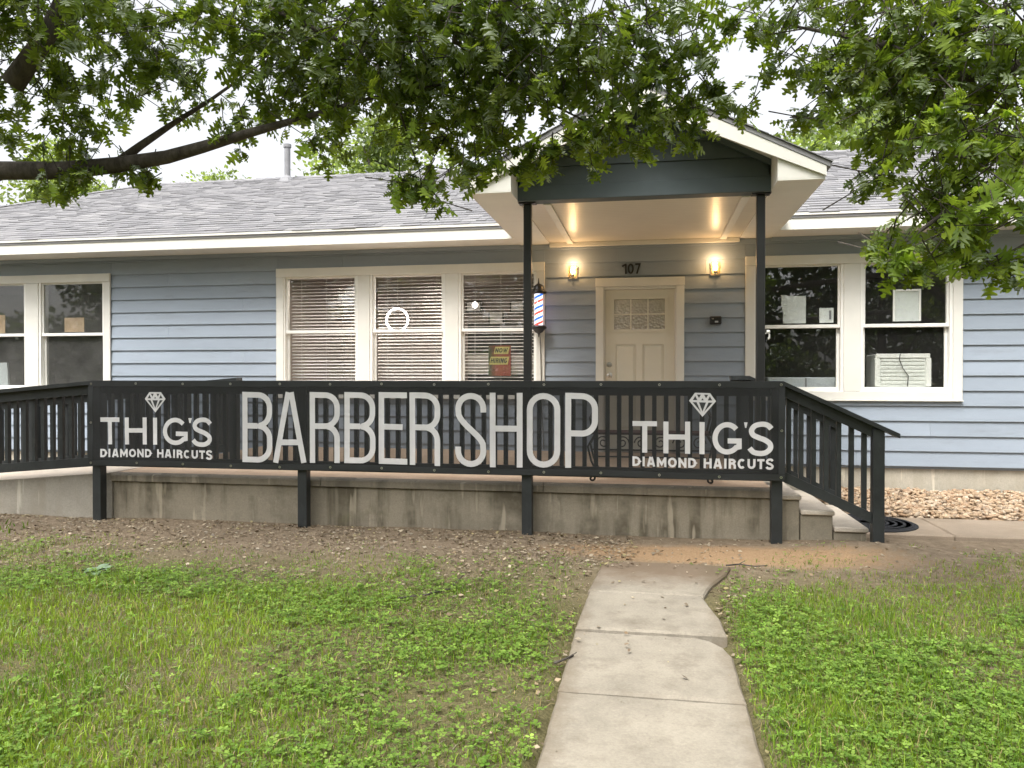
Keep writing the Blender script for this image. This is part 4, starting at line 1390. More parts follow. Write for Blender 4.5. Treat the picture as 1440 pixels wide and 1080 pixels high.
for (txt, a, b, c_, d) in (('NoW', .24, .95, .72, .96), ('HIRING', .04, .93, .37, .63)):
    sk = .035
    z0_, z1_ = hz0 + (hz1 - hz0) * c_, hz0 + (hz1 - hz0) * d
    bd = MB().prism([(hx0 + w_ * a, z0_), (hx0 + w_ * b - sk * .6, z0_), (hx0 + w_ * b, z1_), (hx0 + w_ * a + sk * .6, z1_)], 1, 9.861, 9.8635).build('text_band', M['posteryellow'], sg)
    words(txt, hx0 + w_ * a + .016, hx0 + w_ * b - .034, z0_ + .018, z1_ - .018, .0125, 'lettering', M['number'], bd, .16, .18, lambda x, z: (9.8595, 0))
# frames on the shop's back wall, and its lamps
for (a, b, y0_, y1_, lab) in ((655, 678, 440, 424, 'framed print high on the shop wall below the bulb'), (687, 709, 458, 438, 'pale framed print in the middle of the shop wall'), (717, 738, 440, 423, 'framed print on the shop wall nearest the porch post')):
    Yf = 13.40
    p0, p1 = at(a, y0_, Yf), at(b, y1_, Yf)
    fr = empty('picture_frame', ((p0.x + p1.x) / 2, Yf, p0.z), lab, 'picture', 'pictures on the shop wall')
    MB().bbox(p0.x, p1.x, Yf - .02, Yf + .055, p0.z, p1.z, .006).build('frame', M['plasticblack'], fr)
    MB().box(p0.x + .03, p1.x - .03, Yf - .026, Yf - .0205, p0.z + .03, p1.z - .03).build('print', M['paper'], fr)
for (x, y, lab) in ((-4.3, 10.75, 'unseen square lit ceiling lamp in the shop behind the left blind'), (-3.0, 10.78, 'unseen square lit ceiling lamp deeper in the shop'), (-1.2, 10.75, 'unseen square lit ceiling lamp in the shop behind the open blind')):  # unseen ceiling lamps, added out of view to light room and blinds
    cl = MB().bbox(x - .3, x + .3, y - .3, y + .3, 2.935, 2.979, .01).build('unseen_ceiling_lamp', M['vinyl'])
    tag(cl, lab, 'ceiling lamp', 'unseen shop ceiling lamps')
    MB().box(x - .27, x + .27, y - .27, y + .27, 2.930, 2.9345).build('diffuser', M['ceillamp'], cl)
gl = at(668, 429, 12.6)
lb = empty('pendant_lamp', (gl.x, 12.6, gl.z), 'bare round bulb hanging in the shop', 'lamp')
MB().lathe([(.006, -.05), (.034, -.034), (.048, 0), (.034, .034), (.012, .05)], gl.x, 12.6, gl.z, 14).build('globe', M['ceillamp'], lb, True)
MB().tube([(gl.x, 12.6, gl.z + .05), (gl.x, 12.6, 2.979)], .005, 5).build('cable', M['plasticblack'], lb)
# barber station furniture in the shop, seen through the slats
st_ = empty('barber_station', (-2.2, 13.3, FLOOR), 'tall dark barber station cabinet against the shop wall', 'cabinet')
MB().bbox(-3.2, -.9, 13.46, 13.59, FLOOR + .001, FLOOR + 1.93, .01).build('cabinet_body', M['plasticblack'], st_)
MB().bbox(-3.22, -.88, 13.05, 13.455, FLOOR + .851, FLOOR + .89, .005).build('counter_top', M['postblack'], st_)
for x in (-2.9, -2.1, -1.3):
    MB().bbox(x - .3, x + .3, 13.44, 13.4595, FLOOR + 1.0, FLOOR + 1.35, .005).build('mirror', M['metal'], st_)

# right window: papers on the rail, air conditioner
def leaning(name, a, b, ytop, ybot, Y, m, lab, cat, th=.012, border=False):
    p0, p1 = at(a, ybot, Y), at(b, ytop, Y)
    root = MB().bbox(p0.x, p1.x, Y, Y + th, p0.z, p1.z, .002).build(name, M[m])
    tag(root, lab, cat)
    return root, p0, p1


SY = WY + .0125
o, p0, p1 = leaning('papers', 1101, 1133, 416, 455, SY, 'paper', 'worn white paper stack on the sash rail next to the post', 'paper', .02)
for k in range(3):
    MB().bbox(p0.x - .012 * k, p0.x + .03 + .004 * k, SY - .004 - .002 * k, SY - .0005 - .002 * k, p0.z + .1 + .05 * k, p1.z + .012 * (k - 1), .001).build('torn_sheet', M['paper'], o)
o, p0, p1 = leaning('thermometer_card', 1152, 1172, 433, 454, SY, 'paper', 'small white card with a grey slot on the sash rail', 'card')
MB().bbox(p0.x + .11, p0.x + .135, SY - .006, SY - .0005, p0.z + .04, p1.z - .03, .001).build('slot', M['pipe'], o)
o, p0, p1 = leaning('framed_panel', 1256, 1293, 408, 452, SY, 'paper', 'tall white framed panel on the sash rail under the leaves', 'panel', .015)
for (a, b, c_, d) in ((p0.x - .01, p0.x + .015, p0.z, p1.z + .012), (p1.x - .015, p1.x + .01, p0.z, p1.z + .012), (p0.x + .016, p1.x - .016, p1.z - .012, p1.z + .012)):
    MB().bbox(a, b, SY - .014, SY - .0005, c_, d, .002).build('panel_frame', M['vinyl'], o)
p0, p1 = at(1230, 544, 9.90), at(1306, 498, 9.90)
ac = empty('air_conditioner', ((p0.x + p1.x) / 2, 10.1, p0.z), 'white window air conditioner with a dangling cable behind the glass', 'air conditioner')
MB().bbox(p0.x, p1.x, 9.8660, 10.28, PZ0 + .0, p1.z, .012).build('housing', M['acwhite'], ac)
for (a, b, c_, d) in ((p0.x + .0, p1.x - .0, p1.z - .045, p1.z + .006), (p0.x - .01, p0.x + .045, PZ0 + .03, p1.z - .047), (p1.x - .045, p1.x + .012, PZ0 + .03, p1.z - .047)):
    MB().bbox(a, b, 9.8500, 9.8655, c_, d, .004).build('bezel', M['vinyl'], ac)
for k in range(7):
    zz = PZ0 + .06 + k * .045
    MB().bbox(p0.x + .06, p1.x - .06, 9.8590, 9.8655, zz, zz + .03, .003).build('louvre', M['acwhite'], ac)
MB().tube([(p0.x + .27, 9.8460, p1.z + .006), (p0.x + .26, 9.8440, p1.z - .06), (p0.x + .30, 9.8420, p1.z - .17), (p0.x + .36, 9.8420, p1.z - .26), (p0.x + .35, 9.8420, PZ0 + .03)], .005, 5).build('cable', M['plasticblack'], ac, True)
for k in range(5):
    zz = PZ0 + .06 + k * .055 + random.uniform(-.01, .01)
    MB().bbox(p1.x + .002, p1.x + .02, 9.8510, 9.8555, zz, zz + random.uniform(.015, .035), .001).build('chipped_trim', M['pipe'], ac)
bxp = at(1080, 543, 9.93), at(1178, 533, 9.93)
wb = MB().bbox(bxp[0].x, bxp[1].x, 9.95, 10.25, PZ0 - .05, bxp[1].z + .02, .01).build('reflection_box', M['greyplastic'])  # pale box shaped in place of the whitish reflection low in the pane
tag(wb, 'low pale box modelled for the whitish reflection at the bottom of the window next to the post', 'box')
MB().bbox(bxp[0].x + .44, bxp[0].x + .46, 9.944, 9.9495, PZ0 - .04, bxp[1].z + .01, .001).build('seam', M['pipe'], wb)
# left window: cardboard squares and a grey panel
leaning('cardboard_square', 91, 118.5, 446.5, 467, SY, 'card', 'brown cardboard square on the sash rail of the pane beside the siding', 'cardboard', .01)
leaning('cardboard_square', -20, 7.5, 443, 469, SY, 'card', 'brown cardboard square on the sash rail of the pane above the grey panel', 'cardboard', .01)
p0, p1 = at(-40, 545, 9.92), at(10, 510, 9.92)
gp = MB().prism([(p0.x, p0.z), (p1.x + .02, p0.z), (p1.x, p1.z), (p0.x, p1.z)], 1, 9.92, 9.95).build('grey_panel', M['greyplastic'])
tag(gp, 'grey panel leaning inside the lower pane below a cardboard square', 'panel')

# ------------------------------------------------------------------ vegetation
def frames(d, nrm):
    """orthonormal frames from directions d (n,3) and rough normals"""
    d = d / np.linalg.norm(d, axis=1, keepdims=True)
    s = np.cross(d, nrm); s /= np.maximum(np.linalg.norm(s, axis=1, keepdims=True), 1e-6)
    n = np.cross(s, d)
    return d, s, n


# lobed oak leaf: axis along +x, half outline mirrored
HALF = [(0, .012), (.16, .04), (.20, .20), (.26, .225), (.33, .055), (.42, .33), (.50, .40), (.50, .30), (.56, .075), (.68, .30), (.77, .33), (.74, .21), (.80, .07), (.93, .13), (1.0, .0)]


def leaf_template(simple=False):
    H = HALF if not simple else [(0, .01), (.30, .20), (.52, .34), (.80, .24), (1.0, 0)]
    n = len(H)
    vs = []
    for (x, w) in H: vs.append((x, w, -.20 * w - .10 * x * x))
    for (x, w) in H: vs.append((x, -w, -.20 * w - .10 * x * x))
    for (x, w) in H: vs.append((x, 0, -.10 * x * x))
    fs = []
    for i in range(n - 1):
        for (a, b) in (((i), (i + 1)),):
            fs.append((a, 2 * n + a, 2 * n + b)); fs.append((a, 2 * n + b, b))
            fs.append((n + a, 2 * n + b, 2 * n + a)); fs.append((n + a, n + b, 2 * n + b))
    return np.array(vs), np.array(fs)


LT_V, LT_F = leaf_template()
LS_V, LS_F = leaf_template(True)
LQ_V = np.array([(0, 0, 0), (.42, .34, -.05), (1, 0, -.09), (.42, -.34, -.05)])      # folded kite for far-off leaves
LQ_F = np.array([(0, 2, 1), (0, 3, 2)])


def leaves_mesh(name, base, d, nrm, size, cols, tv, tf, mat):
    D, Sx, Nn = frames(d, nrm)
    n = len(base)
    V = base[:, None, :] + size[:, None, None] * (tv[None, :, 0:1] * D[:, None, :] + tv[None, :, 1:2] * Sx[:, None, :] + tv[None, :, 2:3] * Nn[:, None, :])
    F = tf[None, :, :] + (np.arange(n) * len(tv))[:, None, None]
    C = np.repeat(cols, len(tv), 0)
    return np_mesh(name, V.reshape(-1, 3), F.reshape(-1, 3), mat, C)


def unit(n):
    v = RNG.normal(size=(n, 3))
    return v / np.linalg.norm(v, axis=1, keepdims=True)


def green(n, base, spread=.35, yellow=.25):
    k = np.exp(RNG.normal(0, spread, (n, 1)))
    c = np.array(base)[None, :] * k
    y = RNG.random((n, 1)) * yellow
    c = c * (1 - y) + c * np.array([1.9, 1.35, .7])[None, :] * y
    return np.clip(c, .002, .6)


def oak(name, label, trunk, limbs, blobs, leaf_size, dens, base_col, group=None, near=300, seed=1):
    """blobs: (x, y, z, rx, ry, rz, density factor). Leaves sit in whorls at the ends of twigs."""
    root = empty(name, trunk[0][0], label, 'tree', group)
    mb = MB(); mb.tube([p for p, r in trunk], [r for p, r in trunk], 14)
    tk = mb.build('trunk', M['bark'], root, True)
    for pts in limbs:
        MB().tube([p for p, r in pts], [r * .84 for p, r in pts], 9).build('limb', M['bark'], root, True)
    limb_pts = np.array([list(p) for pts in limbs for p, r in pts])
    tips, dirs, starts = [], [], []
    for (x, y, z, rx, ry, rz_, dn) in blobs:
        n = max(6, int(dens * dn * rx * ry * rz_))
        u = unit(n) * (RNG.random((n, 1)) ** .36) * 1.10
        p = np.array([x, y, z]) + u * np.array([rx, ry, rz_])
        d = u * np.array([1, 1, .5]) + unit(n) * .5 + np.array([0, 0, -.25])
        tips.append(p); dirs.append(d)
        starts.append(p - d * (.22 + .25 * RNG.random((n, 1))) + np.array([0, 0, .05]))
    tips, dirs, starts = np.concatenate(tips), np.concatenate(dirs), np.concatenate(starts)
    # twigs as three-sided slivers
    n = len(tips)
    dd, ss, nn = frames(tips - starts, unit(n))
    tri = [(1, 0), (-.5, .87), (-.5, -.87)]
    V = np.concatenate([np.stack([starts + .005 * (a * ss + b * nn) for a, b in tri], 1), np.stack([tips + .0025 * (a * ss + b * nn) for a, b in tri], 1)], 1)
    F = np.array([(0, 1, 4, 3), (1, 2, 5, 4), (2, 0, 3, 5)])[None] + (np.arange(n) * 6)[:, None, None]
    tw = link('twigs', np_mesh('twigs', V.reshape(-1, 3), F.reshape(-1, 4), M['bark']), root); tag(tw, kind='stuff')
    per = 9
    idx = np.repeat(np.arange(n), per)
    t = RNG.random(len(idx)) ** .6
    base = starts[idx] + (tips - starts)[idx] * (.25 + .75 * t)[:, None]
    D = dd[idx] * .55 + unit(len(idx)) * .9 + np.array([0, 0, -.35])
    Nn = unit(len(idx)) * .8 + np.array([0, 0, .7])
    size = leaf_size * (.45 + .95 * RNG.random(len(idx)))
    cb = np.repeat(green(n, (1, 1, 1), .28, .0), per, 0)
    cols = np.clip(green(len(idx), base_col, .22, .35) * cb, .003, .5)
    # the leaves that show largest stand alone, the rest is one mass
    rel = base - np.array([0, 0, EYE])
    zc = rel[:, 0] * -SN + rel[:, 1] * CS
    uu = (rel[:, 0] * CS + rel[:, 1] * SN) / np.maximum(zc, .1) * FPX + 720
    vv = 530 - rel[:, 2] / np.maximum(zc, .1) * FPX
    inv = (zc > 1) & (uu > -60) & (uu < 1500) & (vv > -110) & (vv < 1000)
    score = np.where(inv, size / np.maximum(zc, .1) * (1 + .6 * (vv > 150)), 0)
    pick = np.argsort(-score)[:near]
    pick = pick[score[pick] > 0]
    keep = np.ones(len(idx), bool); keep[pick] = False
    far = keep & ~inv
    mid = keep & inv
    cr = link('crown', leaves_mesh('crown', base[mid], D[mid], Nn[mid], size[mid], cols[mid], LT_V, LT_F, M['leaf']), root); tag(cr, kind='stuff')
    if far.sum():
        c2 = link('crown', leaves_mesh('crown', base[far], D[far], Nn[far], size[far] * 1.15, cols[far], LS_V, LS_F, M['leaf']), root); tag(c2, kind='stuff')
    lm = []
    for k in range(8):
        c = green(1, base_col, .25, .35)
        me = np_mesh('leaf', LT_V, LT_F, M['leaf'], np.repeat(c, len(LT_V), 0)); lm.append(me)
    Dp, Sp, Np = frames(D[pick], Nn[pick])
    for i, k in enumerate(pick):
        o = bpy.data.objects.new('leaf', lm[i % 8]); COL.objects.link(o); o.parent = root
        s = size[k]
        m = Matrix(((Dp[i][0] * s, Sp[i][0] * s, Np[i][0] * s, 0), (Dp[i][1] * s, Sp[i][1] * s, Np[i][1] * s, 0), (Dp[i][2] * s, Sp[i][2] * s, Np[i][2] * s, 0), (0, 0, 0, 1)))
        m.translation = Vector(base[k]) - bpy_world[root.name]
        o.matrix_basis = m
    return len(idx)


def B(px, py, Y, rx, ry, rz_, dn=1.0):
    p = at(px, py, Y)
    return (p.x, p.y, p.z, rx, ry, rz_, dn)


V3 = Vector
# left oak: trunk stands out of frame, one heavy limb crosses in front of the roof
limbsA = [
    [(V3((-6.7, 4.7, 2.2)), .17), (V3((-5.6, 5.0, 2.75)), .125), (at(0, 241, 5.2), .088), (at(90, 241, 5.2), .082), (at(165, 233, 5.25), .072), (at(235, 222, 5.25), .060), (at(285, 208, 5.2), .052), (at(345, 190, 5.15), .040), (at(430, 166, 5.1), .026), (at(520, 140, 5.0), .016), (at(620, 120, 4.9), .008)],
    [(at(165, 231, 5.25), .045), (at(200, 205, 5.3), .035), (at(240, 178, 5.4), .027), (at(300, 140, 5.5), .016), (at(370, 90, 5.6), .008)],
    [(V3((-6.7, 4.7, 3.0)), .16), (V3((-5.0, 4.6, 4.0)), .11), (V3((-3.0, 4.5, 4.6)), .08), (V3((-1.0, 4.6, 4.7)), .05), (V3((.6, 4.8, 4.4)), .02)],
    [(V3((-6.7, 4.7, 3.3)), .14), (V3((-5.6, 3.6, 4.4)), .09), (V3((-3.6, 3.2, 4.9)), .05), (V3((-1.6, 3.4, 4.9)), .02)],
    [(at(20, 120, 4.6), .09), (at(70, 50, 4.6), .07), (at(110, -40, 4.7), .05), (at(200, -120, 4.8), .03)],
    [(V3((-1.0, 4.6, 4.7)), .03), (at(640, 60, 4.9), .025), (at(740, 130, 5.2), .014), (at(820, 170, 5.4), .007)],
    [(at(380, 12, 4.7), .02), (at(480, 60, 4.9), .016), (at(560, 150, 5.0), .010), (at(590, 240, 5.0), .006)],
]
blobsA = [
    # along the top of the picture
    B(20, 60, 4.6, .75, .7, .50, .75), B(130, 20, 4.9, .7, .7, .45, .7), B(215, 70, 5.2, .55, .6, .38, .7), B(330, 20, 4.9, .5, .6, .30, .9), B(260, 130, 5.4, .45, .5, .28, .8),
    B(420, 70, 5.0, .60, .6, .42), B(400, 140, 5.3, .45, .5, .26), B(520, 40, 4.8, .70, .7, .48), B(520, 120, 5.1, .60, .6, .36), B(640, 60, 4.9, .70, .7, .50),
    B(640, 160, 5.2, .60, .5, .34), B(760, 50, 4.8, .65, .7, .50), B(760, 150, 5.3, .60, .5, .38), B(870, 60, 5.0, .60, .6, .48), B(860, 165, 5.5, .52, .4, .32),
    B(940, 130, 5.4, .38, .4, .34), B(960, 40, 5.2, .34, .5, .36, .7),
    # hanging sprays
    B(60, 150, 5.0, .50, .5, .30, .65), B(110, 205, 5.3, .50, .4, .22, .55), B(180, 150, 5.5, .36, .4, .24, .6), B(70, 262, 5.1, .22, .3, .10, .9), B(130, 250, 5.2, .28, .3, .09, .9), B(205, 252, 5.3, .16, .2, .08, 1.2),
    B(20, 215, 5.4, .30, .3, .2, .6), B(330, 185, 5.2, .34, .3, .16, .8), B(455, 200, 5.0, .14, .25, .30, 1.3), B(470, 165, 5.1, .26, .3, .26), B(590, 235, 5.0, .20, .25, .34, .95), B(600, 285, 5.0, .14, .16, .10, 1.4), B(560, 265, 5.0, .12, .16, .16, 1.2),
    B(655, 240, 5.1, .16, .2, .16, 1.2), B(700, 215, 5.3, .30, .3, .20, 1.1), B(745, 235, 5.4, .16, .2, .10, 1.2), B(800, 225, 5.5, .30, .3, .16), B(850, 210, 5.6, .30, .3, .16), B(900, 190, 5.6, .28, .3, .16), B(960, 185, 5.5, .20, .2, .14), B(985, 150, 5.4, .16, .2, .16, .8), B(1035, 155, 5.3, .26, .2, .07, .9), B(1050, 25, 5.2, .3, .3, .12, .7),
    B(20, -5, 4.0, .7, .6, .3),
    # above the frame, over the lawn
    (-5.4, 4.6, 5.2, 1.2, 1.4, .9, .2), (-3.6, 4.0, 5.4, 1.3, 1.5, .8, .2), (-1.6, 4.0, 5.5, 1.3, 1.5, .8, .2), (.4, 4.4, 5.4, 1.2, 1.3, .8, .2), (-4.4, 2.6, 5.4, 1.1, 1.1, .7, .17), (-2.2, 2.2, 5.6, 1.2, 1.1, .7, .17), (-6.6, 4.6, 6.4, 1.8, 1.8, 1.2, .17), (-7.6, 3.4, 4.8, 1.1, 1.3, .9, .17), (-7.4, 6.3, 4.6, 1.0, 1.1, .8, .17),
]
nA = oak('oak_tree', 'oak whose heavy limb crosses in front of the long grey roof', [(V3((-6.9, 4.6, -.1)), .30), (V3((-6.85, 4.6, .5)), .24), (V3((-6.7, 4.7, 2.2)), .21), (V3((-6.7, 4.7, 3.3)), .18), (V3((-6.6, 4.6, 5.0)), .12), (V3((-6.5, 4.6, 6.6)), .04)], limbsA, blobsA, .108, 385, (.170, .262, .056), seed=2)
# right tree, nearer and paler
limbsB = [
    [(V3((5.9, 4.4, 2.4)), .12), (V3((4.6, 4.5, 3.3)), .08), (at(1340, 110, 4.4), .045), (at(1230, 60, 4.5), .022), (at(1120, 40, 4.7), .009)],
    [(V3((5.9, 4.4, 2.0)), .10), (V3((4.6, 4.4, 2.6)), .06), (at(1420, 250, 4.3), .035), (at(1340, 290, 4.3), .018), (at(1260, 350, 4.3), .007)],
    [(V3((5.9, 4.4, 2.9)), .10), (V3((4.4, 4.0, 4.2)), .06), (V3((2.9, 4.0, 4.6)), .03), (V3((1.9, 4.3, 4.5)), .012)],
]
blobsB = [
    B(1400, 60, 4.3, .60, .6, .42), B(1290, 40, 4.5, .60, .6, .42), B(1180, 30, 4.7, .55, .5, .34, .9), B(1090, 30, 4.9, .30, .4, .20, .8), B(1380, 170, 4.3, .55, .5, .40), B(1270, 130, 4.6, .50, .5, .34), B(1180, 120, 4.9, .36, .4, .24, .9), B(1110, 100, 5.0, .22, .3, .13, .8), B(1150, 175, 5.0, .20, .2, .10, .7),
    B(1420, 280, 4.2, .36, .4, .32), B(1330, 240, 4.5, .34, .4, .26), B(1245, 205, 4.7, .26, .3, .16), B(1360, 330, 4.3, .40, .4, .18), B(1290, 345, 4.3, .26, .3, .13, 1.1), B(1250, 365, 4.3, .12, .18, .08, 1.2), B(1300, 385, 4.3, .16, .16, .05, 1.3), B(1390, 372, 4.2, .26, .2, .08, 1.1), B(1432, 385, 4.2, .16, .2, .07, 1.2), B(1225, 255, 4.7, .14, .16, .07, 1.0), B(1300, 290, 4.5, .26, .3, .14, .9), B(1390, 230, 4.1, .4, .4, .3),
    (4.2, 4.2, 5.0, 1.2, 1.3, .8, .2), (2.8, 4.2, 5.3, 1.1, 1.2, .7, .2), (5.4, 4.6, 5.2, 1.4, 1.5, 1.1, .2), (6.4, 4.2, 4.0, 1.1, 1.3, .9, .2), (4.4, 2.8, 4.9, 1.0, 1.0, .7, .17), (5.0, 4.2, 2.9, .7, .8, .5, .5), (1.6, 4.2, 5.5, .8, 1.0, .5, .17),
]
nB = oak('oak_tree', 'brighter green tree hanging over the window with the air conditioner', [(V3((6.1, 4.3, -.1)), .2), (V3((6.05, 4.35, .5)), .16), (V3((5.9, 4.4, 2.4)), .14), (V3((5.9, 4.4, 3.6)), .10), (V3((5.8, 4.4, 5.6)), .03)], limbsB, blobsB, .094, 500, (.185, .285, .054), seed=5)


# trees further off: crown of leaf clumps, trunk, limbs
def far_tree_meshes(seed, h, r, leaf, n, col, nclump=46):
    rg = np.random.default_rng(seed)
    cc = []
    for k in range(nclump):
        t = rg.random() ** .8
        z = h * (.32 + .66 * t)
        rr = r * (1 - (2 * abs(t - .42)) ** 2.2 * .75) * rg.random() ** .5
        a = rg.random() * 6.283
        cc.append((rr * math.cos(a), rr * math.sin(a), z, r * (.20 + .17 * rg.random())))
    cc = np.array(cc)
    idx = rg.integers(0, nclump, n)
    u = rg.normal(size=(n, 3)); u /= np.linalg.norm(u, axis=1, keepdims=True)
    base = cc[idx, :3] + u * (cc[idx, 3] * (.55 + .5 * rg.random(n)))[:, None] * np.array([1, 1, .75])
    D = u + rg.normal(size=(n, 3)) * .7
    Nn = rg.normal(size=(n, 3)) + np.array([0, 0, .8])
    cl = np.exp(rg.normal(0, .25, nclump))[idx][:, None]
    cols = np.clip(np.array(col)[None] * cl * np.exp(rg.normal(0, .2, (n, 1))), .004, .5)
    return leaves_mesh('crown', base, D, Nn, leaf * (.7 + .6 * rg.random(n)), cols, LQ_V, LQ_F, M['leaf']), cc


def far_tree(name, loc, me_cc, label, group, h, rot=0, sc=1.0):
    me, cc = me_cc
    root = empty(name, loc, label, 'tree', group)
    o = bpy.data.objects.new('crown', me); COL.objects.link(o); o.parent = root; o.rotation_euler.z = rot; o.scale = (sc,) * 3
    tag(o, kind='stuff')
    mb = MB(); mb.tube([(0, 0, -.2), (.03, 0, h * .2), (-.05, .05, h * .45), (0, 0, h * .75)], [h * .028, h * .02, h * .015, h * .006], 9)
    tk = mb.build('trunk', M['bark'], None, True); tk.parent = root; tk.scale = (sc,) * 3
    lm = MB()
    for k in range(0, len(cc), 4):
        c = cc[k]
        lm.tube([(0, 0, max(h * .18, c[2] - h * .22)), (c[0] * .5, c[1] * .5, c[2] - h * .08), tuple(c[:3])], [h * .009, h * .006, h * .002], 5)
    l_ = lm.build('limbs', M['bark'], None, True); l_.parent = root; l_.rotation_euler.z = rot; l_.scale = (sc,) * 3
    return root


T1 = far_tree_meshes(11, 7.6, 2.6, .13, 15000, (.17, .22, .085))
T2 = far_tree_meshes(23, 6.8, 2.9, .12, 15000, (.16, .21, .08))
T3 = far_tree_meshes(37, 9.5, 4.0, .30, 6000, (.045, .075, .022), 60)
far_tree('background_tree', (-17.6, 20.5, 0), T1, 'pale green tree rising over the hip end of the roof', 'trees behind the house', 7.6, .4, 1.07)
far_tree('background_tree', (-13.4, 22.5, 0), T2, 'pale green tree top showing over the ridge by the vent pipe', 'trees behind the house', 6.8, 1.1, 1.10)
far_tree('background_tree', (-6.8, 19.6, 0), T1, 'yellow green tree behind the ridge beside the porch gable', 'trees behind the house', 7.6, 2.2, 1.06)
far_tree('background_tree', (6.0, 21.0, 0), T2, 'pale tree behind the roof on the far side of the porch gable', 'trees behind the house', 6.8, 3.0, 1.28)
far_tree('background_tree', (11.5, 20.0, 0), T1, 'tree behind the roof hidden by the hanging branches', 'trees behind the house', 7.6, .9, 1.2)
# across the street, seen only as reflections in the glass
for i, (x, y, s) in enumerate(((-17, -13, 1.0), (-9.5, -16, 1.1), (-3, -13.5, .95), (3.5, -15, 1.15), (9, -12.5, .9), (15.5, -15, 1.1), (22, -13, 1.0), (-25, -15, 1.1))):
    far_tree('street_tree', (x, y, 0), T3, 'dark tree across the street reflected in the windows', 'trees across the street', 9.5, i * 1.3, s)
SH = far_tree_meshes(51, 2.4, 1.5, .13, 3500, (.075, .11, .03), 30)
for i, (x, y, s) in enumerate(((-13, -9, 1.0), (-6.5, -9.5, 1.1), (-.5, -10, .9), (4.6, -8.0, 1.15), (7.4, -9, 1.0), (12, -9, 1.2))):
    far_tree('street_shrub', (x, y, -.5), SH, 'leafy shrub across the street reflected in the windows', 'shrubs across the street', 2.4, i * 1.1, s)


def hedge(x0, x1, y, h, n, lab):  # hedge added to close bright sky gaps in the window reflections
    rg = np.random.default_rng(int(abs(x0) * 10))
    root = empty('hedge', ((x0 + x1) / 2, y, 0), lab, 'hedge', 'added hedges across the street')
    base = np.stack([rg.uniform(x0, x1, n), y + rg.normal(0, .5, n), h * rg.random(n) ** .8 * (.85 + .15 * np.sin(rg.random(n) * 9))], 1)
    D = rg.normal(size=(n, 3)); Nn = rg.normal(size=(n, 3))
    cols = np.clip(np.array([.05, .075, .024])[None] * np.exp(rg.normal(0, .35, (n, 1))), .004, .4)
    tag(link('foliage', leaves_mesh('foliage', base, D, Nn, (.34 + .3 * rg.random(n)), cols, LQ_V, LQ_F, M['leaf']), root), kind='stuff')
    st = MB()
    for x in np.arange(x0, x1, 1.2): st.tube([(x, y, -.1), (x + .1, y, h * .7)], [.05, .02], 5)
    tag(st.build('stems', M['bark'], root), kind='stuff')


hedge(-40, 0, -21, 5.2, 9000, 'added tall dark hedge across the street to darken reflections in the windows beside the ramp')
hedge(0, 40, -20, 5.2, 9000, 'added tall dark hedge across the street to darken reflections in the window with the air conditioner')


# ------------------------------------------------------------------ lawn
def lawn_mask(x, y):
    """0..1 how grassy a spot is"""
    edge = 5.05 + (fbm(x, y, .9) - .5) * 1.3 + np.clip((x - .6) / 1.6, 0, 1) * 1.35
    m = np.clip((edge - y) / .95, 0, 1) + np.clip((edge + .9 - y) / 1.2, 0, 1) * .34 * np.clip((fbm(x + 70, y, 2.2) - .42) / .10, 0, 1)
    m = np.clip(m, 0, 1)
    patch = np.clip((fbm(x + 11, y + 3, 1.25) - .24) / .16, 0, 1)
    near_walk = np.clip(np.minimum(np.abs(x - WALK_L), np.abs(x - WALK_R)) / .16, 0, 1)
    on = (x > WALK_L - .015) & (x < WALK_R + .02) & (y < 5.6)
    bare = np.exp(-((x + .85) / .45) ** 2 - ((y - 3.1) / .55) ** 2) * .75      # worn spot beside the walkway
    return np.where(on, 0, m * (.38 + .62 * patch) * (.15 + .85 * near_walk) * (1 - bare))


def scatter(n, x0, x1, y0, y1, power=1.0):
    x = RNG.uniform(x0, x1, n); y = y0 + (y1 - y0) * RNG.random(n) ** power
    return x, y


def blades(name, x, y, h, w, cols, lean=.5):
    n = len(x)
    z = ground_z(x, y) - .004
    a = RNG.uniform(0, 6.283, n)
    sx, sy = np.cos(a) * w / 2, np.sin(a) * w / 2
    b = RNG.uniform(0, 6.283, n); le = h * lean * RNG.random(n)
    lx, ly = np.cos(b) * le, np.sin(b) * le
    V = np.empty((n, 5, 3))
    V[:, 0] = np.stack([x - sx, y - sy, z], 1); V[:, 1] = np.stack([x + sx, y + sy, z], 1)
    mx_, my_, mz = x + lx * .35, y + ly * .35, z + h * .6
    V[:, 2] = np.stack([mx_ + sx * .7, my_ + sy * .7, mz], 1); V[:, 3] = np.stack([mx_ - sx * .7, my_ - sy * .7, mz], 1)
    V[:, 4] = np.stack([x + lx, y + ly, z + h * np.maximum(.3, 1 - .35 * (le / np.maximum(h, 1e-6)) ** 2)], 1)
    F = np.array([(0, 1, 2), (0, 2, 3), (3, 2, 4)])[None] + (np.arange(n) * 5)[:, None, None]
    return np_mesh(name, V.reshape(-1, 3), F.reshape(-1, 3), M['grass'], np.repeat(cols, 5, 0))


def blend(a, b, t):
    return np.array(a)[None] * (1 - t)[:, None] + np.array(b)[None] * t[:, None]


